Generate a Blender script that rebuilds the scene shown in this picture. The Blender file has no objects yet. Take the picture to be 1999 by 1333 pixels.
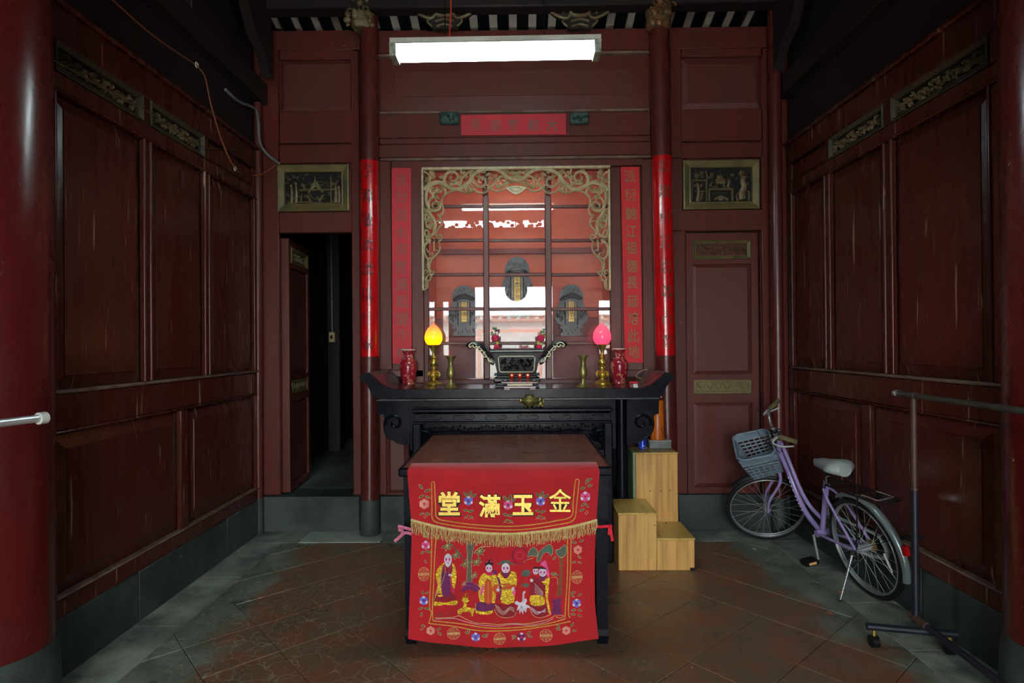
import bpy, math, random
from math import sin, cos, pi, radians as R, sqrt, atan2
from mathutils import Vector, Matrix
from mathutils.geometry import tessellate_polygon
random.seed(7)
sc = bpy.context.scene
COL = sc.collection

# ------------------------------------------------------------ camera
F = 1150.0
H = 1.44
CAMR = (Matrix.Rotation(R(.65), 3, 'Z') @ Matrix.Rotation(R(90.2), 3, 'X') @ Matrix.Rotation(R(-.45), 3, 'Z'))
cd = bpy.data.cameras.new('camera'); cam = bpy.data.objects.new('camera', cd); COL.objects.link(cam)
cam.matrix_world = Matrix.Translation((0, 0, H)) @ CAMR.to_4x4()
cd.sensor_width = 36; cd.lens = 36 * F / 1999; cd.clip_start = .05
sc.camera = cam
# ------------------------------------------------------------ view, sky, daylight
sc.view_settings.view_transform = 'Standard'; sc.view_settings.look = 'None'
sc.view_settings.gamma = 1; sc.view_settings.use_curve_mapping = False
sc.view_settings.exposure = 0.4
sc.cycles.use_denoising = True
sc.cycles.max_bounces = 8; sc.cycles.transparent_max_bounces = 16
sc.cycles.sample_clamp_indirect = 6
w = bpy.data.worlds.new('sky'); sc.world = w; w.use_nodes = True
bg = w.node_tree.nodes['Background']; bg.inputs[0].default_value = (.86, .94, 1.0, 1); bg.inputs[1].default_value = 20.0
TUBE_POWER = 44.0
def portal(x0, x1, z0, z1, y):
    l = bpy.data.lights.new('door_daylight', 'AREA'); l.shape = 'RECTANGLE'; l.size = x1 - x0; l.size_y = z1 - z0
    l.cycles.is_portal = True
    o = bpy.data.objects.new('door_daylight', l); COL.objects.link(o)
    o.location = ((x0 + x1) / 2, y, (z0 + z1) / 2); o.rotation_euler = (R(90), 0, 0)
sl = bpy.data.lights.new('sun', 'SUN'); sl.energy = 26; sl.color = (1, .97, .92); sl.angle = R(2)
so = bpy.data.objects.new('sun', sl); COL.objects.link(so); so.rotation_euler = (R(-42), 0, R(12))   # shines on the courtyard, over the hall's roof
DOOR = (-.93, .73, 0.0, 2.66)      # open front doorway behind the camera
FY = -3.6
portal(*DOOR, FY - .02)
portal(-1.70, .56, 3.93, 4.10, FY - .02)
portal(-1.62, -1.50, 1.2, 2.35, FY - .02); portal(-1.92, -1.80, 1.2, 2.35, FY - .02); portal(1.72, 2.02, 1.2, 2.35, FY - .02)

# ------------------------------------------------------------ pixel -> place helpers
def ray(px, py):
    return CAMR @ Vector(((px - 999.5) / F, -(py - 666.5) / F, -1))
def P(px, py, Y):
    d = ray(px, py); t = Y / d.y; return Vector((d.x * t, Y, H + d.z * t))
def PZ(px, py, z):
    d = ray(px, py); t = (z - H) / d.z; return Vector((d.x * t, d.y * t, z))

# ------------------------------------------------------------ materials
def lin(c):
    return tuple((v / 255 / 12.92) if v / 255 <= .04045 else ((v / 255 + .055) / 1.055) ** 2.4 for v in c) + (1,)
MATS = {}
def mat(name, c1, c2=None, rough=.5, rough2=None, metal=0, scale=6, stretch=(1, 1, 1), detail=6, bump=0, bscale=None,
        coat=0, sheen=0, spots=None, spotw=.08, emit=None, estr=0, spec=.5, lo=.35, hi=.65, world=False, sst=None, sth=None):
    m = bpy.data.materials.new(name); m.use_nodes = True; nt = m.node_tree; N = nt.nodes; L = nt.links
    b = N['Principled BSDF']; b.inputs['Roughness'].default_value = rough; b.inputs['Metallic'].default_value = metal
    b.inputs['Specular IOR Level'].default_value = spec
    b.inputs['Coat Weight'].default_value = coat; b.inputs['Coat Roughness'].default_value = .2
    if sheen: b.inputs['Sheen Weight'].default_value = sheen
    b.inputs['Base Color'].default_value = lin(c1)
    if c2 or bump or spots or rough2 is not None:
        if world:
            tc = N.new('ShaderNodeNewGeometry'); src = tc.outputs['Position']
        else:
            tc = N.new('ShaderNodeTexCoord'); src = tc.outputs['Object']
        mp = N.new('ShaderNodeMapping'); mp.inputs['Scale'].default_value = stretch; L.new(src, mp.inputs[0])
        n = N.new('ShaderNodeTexNoise'); n.inputs['Scale'].default_value = scale; n.inputs['Detail'].default_value = detail
        n.inputs['Roughness'].default_value = .62
        L.new(mp.outputs[0], n.inputs[0])
        r = N.new('ShaderNodeMapRange'); r.inputs[1].default_value = lo; r.inputs[2].default_value = hi; L.new(n.outputs[0], r.inputs[0])
        if c2:
            x = N.new('ShaderNodeMix'); x.data_type = 'RGBA'; x.inputs[6].default_value = lin(c1); x.inputs[7].default_value = lin(c2)
            L.new(r.outputs[0], x.inputs[0]); out = x.outputs[2]
            if spots:
                n2 = N.new('ShaderNodeTexNoise'); n2.inputs['Scale'].default_value = scale * 9; n2.inputs['Detail'].default_value = 3
                L.new(src, n2.inputs[0])
                if sst:
                    mp2 = N.new('ShaderNodeMapping'); mp2.inputs['Scale'].default_value = sst; L.new(src, mp2.inputs[0]); L.new(mp2.outputs[0], n2.inputs[0]); n2.inputs['Scale'].default_value = 1
                r2 = N.new('ShaderNodeMapRange'); r2.inputs[1].default_value = sth or (.78 - spotw); r2.inputs[2].default_value = (sth + .03) if sth else (.80 - spotw * .5); L.new(n2.outputs[0], r2.inputs[0])
                x2 = N.new('ShaderNodeMix'); x2.data_type = 'RGBA'; x2.inputs[7].default_value = lin(spots)
                L.new(out, x2.inputs[6]); L.new(r2.outputs[0], x2.inputs[0]); out = x2.outputs[2]
            L.new(out, b.inputs['Base Color'])
        if rough2 is not None:
            q = N.new('ShaderNodeMapRange'); q.inputs[1].default_value = .3; q.inputs[2].default_value = .7
            q.inputs[3].default_value = rough; q.inputs[4].default_value = rough2; L.new(n.outputs[0], q.inputs[0]); L.new(q.outputs[0], b.inputs['Roughness'])
        if bump:
            n3 = N.new('ShaderNodeTexNoise'); n3.inputs['Scale'].default_value = bscale or scale * 3; n3.inputs['Detail'].default_value = 4
            L.new(mp.outputs[0], n3.inputs[0])
            bp = N.new('ShaderNodeBump'); bp.inputs['Strength'].default_value = bump; bp.inputs['Distance'].default_value = .004
            L.new(n3.outputs[0], bp.inputs['Height']); L.new(bp.outputs[0], b.inputs['Normal'])
    if emit:
        b.inputs['Emission Color'].default_value = lin(emit); b.inputs['Emission Strength'].default_value = estr
    MATS[name] = m; return m

# red lacquered woodwork (vertical streaks of wear), two tones
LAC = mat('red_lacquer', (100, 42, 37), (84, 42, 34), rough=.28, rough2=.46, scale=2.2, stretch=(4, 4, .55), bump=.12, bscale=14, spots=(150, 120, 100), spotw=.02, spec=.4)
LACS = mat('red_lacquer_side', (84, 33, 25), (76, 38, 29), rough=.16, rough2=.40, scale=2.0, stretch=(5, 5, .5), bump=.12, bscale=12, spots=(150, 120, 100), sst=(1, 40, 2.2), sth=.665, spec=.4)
PANEL = mat('red_lacquer_panel', (96, 44, 40), (88, 46, 38), rough=.3, rough2=.5, scale=2, stretch=(5, 5, .5), bump=.12, bscale=14)
COLM = mat('red_lacquer_column', (92, 22, 22), (82, 24, 22), rough=.16, rough2=.36, scale=3, stretch=(2, 2, .8), bump=.22, bscale=9, spots=(190, 170, 150), spotw=.02, coat=.3)
DUST = mat('dusty_ledge', (128, 106, 92), (96, 66, 56), rough=.7, scale=9, stretch=(1, 1, 1))
DARKW = mat('dark_old_timber', (34, 20, 18), (20, 14, 13), rough=.6, scale=3, stretch=(1, 1, 1))
PLINTH = mat('dark_painted_plinth', (62, 72, 66), (40, 50, 48), rough=.55, rough2=.8, scale=2.4, bump=.3, bscale=10, spots=(120, 125, 115), spotw=.04, lo=.4, hi=.6)
OLIVE = mat('olive_gilt', (208, 194, 156), (170, 158, 120), rough=.36, scale=30, bump=.25, bscale=90, metal=.1)
OLIVEK = mat('dark_olive_frame', (84, 80, 58), (60, 60, 48), rough=.45, scale=10)
OLIVED = mat('aged_gilt_frame', (124, 112, 66), (92, 86, 60), rough=.42, scale=10, metal=.2, bump=.2)
CARVE = mat('dark_gilt_carving', (132, 124, 92), (106, 80, 50), rough=.5, scale=14, metal=.15)
CARVEG = mat('green_painted_carving', (64, 92, 80), (40, 62, 56), rough=.45, scale=30, bump=.4)
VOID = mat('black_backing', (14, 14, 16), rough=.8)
BLACKL = mat('black_lacquer', (15, 19, 28), (10, 13, 20), rough=.2, rough2=.36, scale=4, spots=(90, 95, 95), spotw=-.02, spec=.16)
TOPW = mat('brown_table_top', (136, 80, 60), (112, 60, 46), rough=.16, rough2=.3, scale=3, stretch=(1, 4, 1), bump=.05, spots=(150, 130, 115), spotw=.0, coat=.2)
SPECR = mat('red_paper', (214, 28, 40), (190, 30, 40), rough=.6, scale=5)
PINKR = mat('faded_red_paper', (206, 40, 56), (180, 44, 56), rough=.6, scale=3, stretch=(1, 1, .5))
GOLDT = mat('faded_gold_ink', (128, 104, 72), (112, 84, 66), rough=.55, scale=20)
BRASS = mat('brass', (220, 190, 96), (186, 164, 84), rough=.24, rough2=.42, metal=.85, scale=12, bump=.08)
BRONZE = mat('aged_bronze', (170, 158, 92), (128, 124, 76), rough=.38, metal=.7, scale=14, bump=.2)
WHITEM = mat('white_enamel', (225, 228, 220), (190, 195, 185), rough=.4, scale=8)
CHROME = mat('chrome', (215, 220, 220), rough=.2, metal=.85)
DULLM = mat('dull_metal', (150, 155, 152), (110, 112, 108), rough=.3, metal=.9, scale=20)
RUBBER = mat('black_rubber', (22, 23, 24), rough=.55)
BLKP = mat('black_plastic', (20, 20, 22), rough=.4)
PIPE = mat('rusty_brown_pipe', (96, 66, 54), (70, 50, 42), rough=.5, scale=12)
PIPEG = mat('grey_green_pipe', (92, 96, 84), (66, 66, 56), rough=.4, scale=10, metal=.3)
PIPEB = mat('black_painted_pipe', (32, 34, 48), (24, 26, 34), rough=.42, scale=10)
LAM = mat('yellow_wood_laminate', (222, 172, 98), (182, 132, 66), rough=.4, scale=2.2, stretch=(14, 14, .7), detail=4, lo=.42, hi=.7)
LAMT = mat('yellow_wood_laminate_top', (214, 178, 96), (172, 142, 66), rough=.35, scale=2.2, stretch=(14, .8, 8), detail=4, lo=.42, hi=.7)
TAPE = mat('green_edge_band', (120, 140, 110), rough=.5)

# ------------------------------------------------------------ mesh builder
def sub(a, b): return (a[0] - b[0], a[1] - b[1], a[2] - b[2])
def cr(pts, n=6, closed=False):
    """Catmull-Rom through points of any dimension"""
    out = []; N_ = len(pts)
    def g(i): return pts[i % N_] if closed else pts[max(0, min(N_ - 1, i))]
    for i in range(N_ if closed else N_ - 1):
        p0, p1, p2, p3 = g(i - 1), g(i), g(i + 1), g(i + 2)
        for k in range(n):
            t = k / n
            out.append(tuple(.5 * ((2 * b) + (-a + c) * t + (2 * a - 5 * b + 4 * c - d) * t * t + (-a + 3 * b - 3 * c + d) * t ** 3)
                             for a, b, c, d in zip(p0, p1, p2, p3)))
    if not closed: out.append(tuple(pts[-1]))
    return out
class MB:
    def __init__(s): s.v = []; s.f = []; s.m = []; s.mats = []
    def mi(s, m):
        if m not in s.mats: s.mats.append(m)
        return s.mats.index(m)
    def add(s, vs, fs, m):
        o = len(s.v); s.v += [tuple(v) for v in vs]; k = s.mi(m)
        for f in fs: s.f.append(tuple(i + o for i in f)); s.m.append(k)
        return s
    def box(s, x0, y0, z0, x1, y1, z1, m, c=.003):
        if x0 > x1: x0, x1 = x1, x0
        if y0 > y1: y0, y1 = y1, y0
        if z0 > z1: z0, z1 = z1, z0
        c = min(c, (x1 - x0) * .4, (y1 - y0) * .4, (z1 - z0) * .4)
        lo = (x0, y0, z0); hi = (x1, y1, z1); vs = []; idx = {}
        for sx in (0, 1):
            for sy in (0, 1):
                for sz in (0, 1):
                    sg = (sx, sy, sz); base = [hi[k] if sg[k] else lo[k] for k in range(3)]
                    for a in range(3):      # vertex that lies on face with axis a
                        p = list(base)
                        for k in range(3):
                            if k != a: p[k] += -c if sg[k] else c
                        idx[sg + (a,)] = len(vs); vs.append(p)
        fs = []
        for a in range(3):
            b, d = [k for k in range(3) if k != a]
            for sa in (0, 1):
                q = []
                for sb, sd in ((0, 0), (1, 0), (1, 1), (0, 1)):
                    g = [0, 0, 0]; g[a] = sa; g[b] = sb; g[d] = sd; q.append(idx[tuple(g) + (a,)])
                fs.append(q)
            # edges parallel to axis a
            for sb in (0, 1):
                for sd in (0, 1):
                    g0 = [0, 0, 0]; g0[b] = sb; g0[d] = sd; g1 = list(g0); g1[a] = 1
                    fs.append([idx[tuple(g0) + (b,)], idx[tuple(g1) + (b,)], idx[tuple(g1) + (d,)], idx[tuple(g0) + (d,)]])
        for sx in (0, 1):
            for sy in (0, 1):
                for sz in (0, 1): fs.append([idx[(sx, sy, sz, k)] for k in range(3)])
        # orient outward
        cx = Vector(((x0 + x1) / 2, (y0 + y1) / 2, (z0 + z1) / 2)); of = []
        for f in fs:
            a, b_, c_ = (Vector(vs[i]) for i in f[:3]); n = (b_ - a).cross(c_ - b_)
            mid = sum((Vector(vs[i]) for i in f), Vector()) / len(f)
            of.append(f if n.dot(mid - cx) > 0 else f[::-1])
        return s.add(vs, of, m)
    def prism(s, poly, fn, a, b, m, mside=None):
        """poly of 2D points; fn(u, v, t) -> 3D; extruded from t=a to t=b"""
        n = len(poly); tri = tessellate_polygon([[Vector((p[0], p[1], 0)) for p in poly]])
        s.add([fn(u, v, a) for u, v in poly] + [fn(u, v, b) for u, v in poly],
              [t for t in tri] + [tuple(i + n for i in reversed(t)) for t in tri], m)
        o = len(s.v) - 2 * n; k = s.mi(mside or m)
        for i in range(n):
            j = (i + 1) % n; s.f.append((o + i, o + j, o + n + j, o + n + i)); s.m.append(k)
        return s
    def tube(s, pts, r, m, n=8, closed=False, caps=True, sq=None):
        P_ = [Vector(p) for p in pts]; N_ = len(P_); rr = r if isinstance(r, (list, tuple)) else [r] * N_
        up = None; rings = []
        for i in range(N_):
            a = P_[(i - 1) % N_] if (closed or i) else P_[0]; b = P_[(i + 1) % N_] if (closed or i < N_ - 1) else P_[-1]
            t = (b - a)
            t = t.normalized() if t.length > 1e-9 else Vector((0, 0, 1))
            if up is None:
                up = Vector((0, 0, 1)) if abs(t.z) < .9 else Vector((1, 0, 0))
            up = (up - t * up.dot(t)); up = up.normalized() if up.length > 1e-6 else t.orthogonal().normalized()
            sd = t.cross(up)
            rings.append([P_[i] + (sd * cos(2 * pi * k / n) + up * sin(2 * pi * k / n) * (sq or 1)) * rr[i] for k in range(n)])
        vs = [v for q in rings for v in q]; fs = []
        for i in range(N_ if closed else N_ - 1):
            j = (i + 1) % N_
            for k in range(n):
                l = (k + 1) % n; fs.append((i * n + k, i * n + l, j * n + l, j * n + k))
        if caps and not closed:
            fs.append(tuple(range(n - 1, -1, -1))); fs.append(tuple((N_ - 1) * n + k for k in range(n)))
        return s.add(vs, fs, m)
    def lathe(s, prof, x, y, m, n=24, z0=0, fn=None):
        """prof: [(r, z)...] bottom to top; m may be a list with one material per segment"""
        base = len(s.v); vs = []
        for r, z in prof:
            for k in range(n):
                a = 2 * pi * k / n; rr = max(r, 1e-5); p = (x + rr * cos(a), y + rr * sin(a), z0 + z)
                vs.append(fn(p) if fn else p)
        s.v += [tuple(v) for v in vs]
        for i in range(len(prof) - 1):
            k_ = s.mi(m[i] if isinstance(m, list) else m)
            for k in range(n):
                l = (k + 1) % n; s.f.append((base + i * n + k, base + i * n + l, base + (i + 1) * n + l, base + (i + 1) * n + k)); s.m.append(k_)
        if prof[0][0] > 1e-4: s.f.append(tuple(base + k for k in range(n - 1, -1, -1))); s.m.append(s.mi(m[0] if isinstance(m, list) else m))
        if prof[-1][0] > 1e-4: s.f.append(tuple(base + (len(prof) - 1) * n + k for k in range(n))); s.m.append(s.mi(m[-1] if isinstance(m, list) else m))
        return s
    def ball(s, c, r, m, n=8, sc_=(1, 1, 1)):
        prof = [(sin(pi * i / n), -cos(pi * i / n)) for i in range(n + 1)]; vs = []; k2 = n * 2 if n < 6 else n + 4
        for a, z in prof:
            for k in range(k2):
                t = 2 * pi * k / k2; vs.append((c[0] + r * sc_[0] * a * cos(t), c[1] + r * sc_[1] * a * sin(t), c[2] + r * sc_[2] * z))
        fs = [(i * k2 + k, i * k2 + (k + 1) % k2, (i + 1) * k2 + (k + 1) % k2, (i + 1) * k2 + k) for i in range(n) for k in range(k2)]
        return s.add(vs, fs, m)
    # --- carved relief in a (u, v, h) mapping
    def carve(s, fn, pts, w0, w1, h, m, sm=5, base=0):
        p = cr(pts, sm) if sm else pts; N_ = len(p); vs = []; fs = []
        for i in range(N_):
            a = p[max(0, i - 1)]; b = p[min(N_ - 1, i + 1)]; dx, dy = b[0] - a[0], b[1] - a[1]; l = sqrt(dx * dx + dy * dy) or 1
            nx, ny = -dy / l, dx / l; t = i / (N_ - 1); ww = (w0 + (w1 - w0) * t) / 2
            for q, hh in ((-1, 0), (-.95, .6), (0, 1), (.95, .6), (1, 0)):
                vs.append(fn(p[i][0] + nx * ww * q, p[i][1] + ny * ww * q, base + h * hh))
        for i in range(N_ - 1):
            for k in range(4): fs.append((i * 5 + k, i * 5 + k + 1, (i + 1) * 5 + k + 1, (i + 1) * 5 + k))
        fs.append((0, 1, 2, 3, 4)); o = (N_ - 1) * 5; fs.append((o + 4, o + 3, o + 2, o + 1, o))
        return s.add(vs, fs, m)
    def leaf3(s, fn, x, y, L_, ang, w_, h, m, base=0):
        ca, sa = cos(ang), sin(ang); q = [(0, 0), (.3, .5), (.65, .4), (1, 0), (.65, -.4), (.3, -.5)]
        vs = [fn(x + (a * L_) * ca - (b * w_) * sa, y + (a * L_) * sa + (b * w_) * ca, base) for a, b in q]
        vs.append(fn(x + .45 * L_ * ca, y + .45 * L_ * sa, base + h))
        return s.add(vs, [(i, (i + 1) % 6, 6) for i in range(6)], m)
    def flower3(s, fn, x, y, r, h, m, n=5, mc=None, base=0, a0=0):
        for k in range(n):
            a = a0 + 2 * pi * k / n; s.leaf3(fn, x, y, r, a, r * .75, h, m, base)
        vs = [fn(x + r * .28 * cos(2 * pi * k / 8), y + r * .28 * sin(2 * pi * k / 8), base + h * .5) for k in range(8)] + [fn(x, y, base + h * 1.5)]
        return s.add(vs, [(k, (k + 1) % 8, 8) for k in range(8)], mc or m)
    # --- flat embroidery / ink
    def fill(s, fn, pts, m, h=0, sm=0):
        p = cr(pts, sm, True) if sm else pts
        tri = tessellate_polygon([[Vector((q[0], q[1], 0)) for q in p]])
        return s.add([fn(q[0], q[1], h) for q in p], list(tri), m)
    def line(s, fn, pts, w_, m, h=0, sm=4, closed=False):
        p = cr(pts, sm, closed) if sm else list(pts)
        if closed: p = p + [p[0]]
        vs = []; N_ = len(p)
        for i in range(N_):
            a = p[max(0, i - 1)]; b = p[min(N_ - 1, i + 1)]; dx, dy = b[0] - a[0], b[1] - a[1]; l = sqrt(dx * dx + dy * dy) or 1
            nx, ny = -dy / l * w_ / 2, dx / l * w_ / 2
            vs += [fn(p[i][0] + nx, p[i][1] + ny, h), fn(p[i][0], p[i][1], h + w_ * .0012), fn(p[i][0] - nx, p[i][1] - ny, h)]
        fs = []
        for i in range(N_ - 1): fs += [(3 * i, 3 * i + 1, 3 * i + 4, 3 * i + 3), (3 * i + 1, 3 * i + 2, 3 * i + 5, 3 * i + 4)]
        return s.add(vs, fs, m)
    def disc(s, fn, x, y, rx, ry, m, h=0, n=14):
        return s.add([fn(x + rx * cos(2 * pi * k / n), y + ry * sin(2 * pi * k / n), h) for k in range(n)], [tuple(range(n))], m)
    def text(s, fn, ch, x, y, size, m, h=0, bold=0, sx=1.0):
        vs, fs = glyph(ch, bold)
        return s.add([fn(x + a * size * sx, y - b * size, h) for a, b in vs], fs, m)
    def build(s, name, parent=None, loc=None, label=None, cat=None, group=None, kind=None, ang=38):
        me = bpy.data.meshes.new(name); L_ = Vector((0, 0, 0))
        if parent is not None: L_ = Vector(parent['_w'])
        elif loc is not None: L_ = Vector(loc)
        me.from_pydata([sub(v, L_) for v in s.v], [], s.f)
        for m in s.mats: me.materials.append(m)
        me.polygons.foreach_set('material_index', s.m)
        me.polygons.foreach_set('use_smooth', [True] * len(s.f)); me.set_sharp_from_angle(angle=R(ang))
        me.update()
        o = bpy.data.objects.new(name, me); COL.objects.link(o)
        if parent is not None: o.parent = parent
        else: o.location = L_
        o['_w'] = tuple(L_)
        return tag(o, label, cat, group, kind)
GL = {}
def glyph(ch, bold):
    if (ch, bold) in GL: return GL[(ch, bold)]
    c = bpy.data.curves.new('ink', 'FONT'); c.body = ch; c.fill_mode = 'FRONT'; c.resolution_u = 2; c.offset = bold
    o = bpy.data.objects.new('ink', c); COL.objects.link(o)
    dg = bpy.context.evaluated_depsgraph_get(); me = bpy.data.meshes.new_from_object(o.evaluated_get(dg))
    xs = [v.co.x for v in me.vertices]; ys = [v.co.y for v in me.vertices]
    cx = (min(xs) + max(xs)) / 2; cy = (min(ys) + max(ys)) / 2; k = max(max(xs) - min(xs), max(ys) - min(ys)) or 1
    r = ([((v.co.x - cx) / k, (v.co.y - cy) / k) for v in me.vertices], [tuple(p.vertices) for p in me.polygons])
    bpy.data.objects.remove(o); bpy.data.curves.remove(c); bpy.data.meshes.remove(me)
    GL[(ch, bold)] = r; return r
def tag(o, label=None, cat=None, group=None, kind=None):
    for k, v in (('label', label), ('category', cat), ('group', group), ('kind', kind)):
        if v: o[k] = v
    return o
def thing(name, loc, label, cat, group=None, kind=None):
    o = bpy.data.objects.new(name, None); COL.objects.link(o); o.location = loc; o['_w'] = tuple(loc); o.empty_display_size = .05
    return tag(o, label, cat, group, kind)
def dup(root, d, label=None, mirror=False):
    """copy of a thing with its parts, moved by d"""
    def go(o, par):
        c = o.copy(); COL.objects.link(c)
        if par is not None: c.parent = par
        for k in list(o.children): go(k, c)
        return c
    r = go(root, None); r.location = Vector(root.location) + Vector(d)
    if label: r['label'] = label
    return r
# ============================================================ ROOM
YW = 4.54; XL = -2.0; XR = 2.07
ROOT = []
def pxr(x0, y0, x1, y1, Y):
    ym = (y0 + y1) / 2; xm = (x0 + x1) / 2
    return P(x0, ym, Y).x, P(xm, y1, Y).z, P(x1, ym, Y).x, P(xm, y0, Y).z
def wbox(mb, x0, y0, x1, y1, f, b, m, c=.004):
    """box whose front face fills a rectangle of the back wall; f, b = distance in front of / behind the wall plane"""
    a = pxr(x0, y0, x1, y1, YW - f); mb.box(a[0], YW - f, a[1], a[2], YW + b, a[3], m, c); return mb
def raised(mb, x0, z0, x1, z1, yb, yf, m, fn, ins=.035):
    """raised-and-fielded panel; fn(u, z, depth) -> 3D"""
    g = .006
    r0 = [(x0, z0), (x1, z0), (x1, z1), (x0, z1)]
    def rect(i): return [(x0 + i, z0 + i), (x1 - i, z0 + i), (x1 - i, z1 - i), (x0 + i, z1 - i)]
    rings = [(rect(0), yb), (rect(0), yb + .12 * (yf - yb)), (rect(ins * .94), yb + .82 * (yf - yb)), (rect(ins * .96), yf), (rect(ins), yf)]
    vs = []; fs = []
    for q, d in rings: vs += [fn(u, v, d) for u, v in q]
    for i in range(len(rings) - 1):
        for k in range(4):
            l = (k + 1) % 4; fs.append((i * 4 + k, i * 4 + l, i * 4 + 4 + l, i * 4 + 4 + k))
    o = (len(rings) - 1) * 4; fs.append((o, o + 1, o + 2, o + 3))
    return mb.add(vs, fs, m)
def wallfn(u, v, d): return (u, YW - d, v)
def wraised(name, par, x0, y0, x1, y1, m=PANEL, d0=-.03, d1=-.008, ins=.03):
    a = pxr(x0, y0, x1, y1, YW); mb = MB(); raised(mb, a[0], a[1], a[2], a[3], d0, d1, m, wallfn, ins); return mb.build(name, par, ang=12)

# ---- back wall
wb = MB()
for r in ((497, 60, 545, 966), (687, 60, 836, 966), (545, 60, 687, 455), (836, 60, 1192, 330), (836, 742, 1192, 966), (1192, 60, 1340, 966),
          (1340, 60, 1484, 452), (1484, 60, 1545, 966)):
    wbox(wb, *r, -.03, .07, LAC, 0)
wall_back = wb.build('wall_back', kind='structure')
def part(name, r, f=0, b=.032, m=LAC, par=None, c=.005):
    mb = MB(); wbox(mb, *r, f, b, m, c); return mb.build(name, par or wall_back)
# left bay
for r in ((511, 62, 703, 98), (545, 98, 687, 116), (545, 216, 687, 279), (545, 282, 687, 318), (545, 414, 687, 454)): part('rail', r)
for r in ((511, 98, 545, 966), (687, 98, 703, 966)): part('stile', r)
wraised('panel', wall_back, 546, 117, 686, 215)
# centre bay
part('rail', (738, 58, 1268, 101), .0)
for r in ((738, 101, 1268, 107), (740, 214, 1268, 219)): part('moulding', r, .014, .03, DUST)
wraised('panel', wall_back, 742, 107, 1266, 214, ins=.12)
part('frieze_board', (738, 219, 1270, 267), -.004)
part('moulding', (740, 267, 1270, 279), .02)
part('rail', (738, 279, 1272, 305), .006)
part('moulding', (742, 305, 1272, 311), .02, .03, DUST)
part('rail', (764, 311, 1256, 326), .0)
for r in ((738, 311, 764, 722), (803, 326, 827, 748), (1191, 326, 1213, 748), (1254, 311, 1280, 722)): part('stile', r)
for r in ((738, 722, 827, 736), (1191, 722, 1282, 736)): part('rail', r)
for r in ((738, 736, 754, 966), (796, 748, 836, 966), (1186, 748, 1216, 966), (1268, 736, 1284, 966)): part('stile', r)
part('rail', (827, 742, 1191, 760), .0)
wraised('panel', wall_back, 755, 737, 795, 964); wraised('panel', wall_back, 1217, 737, 1267, 964); wraised('panel', wall_back, 837, 762, 1185, 964)
# right bay
for r in ((1307, 52, 1507, 94), (1330, 94, 1490, 110), (1330, 212, 1490, 275), (1330, 278, 1490, 308), (1330, 409, 1490, 450)): part('rail', r)
for r in ((1309, 94, 1330, 308), (1311, 308, 1332, 450), (1313, 450, 1340, 964), (1488, 94, 1507, 962)): part('stile', r)
wraised('panel', wall_back, 1331, 111, 1489, 211, ins=.05)

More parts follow.
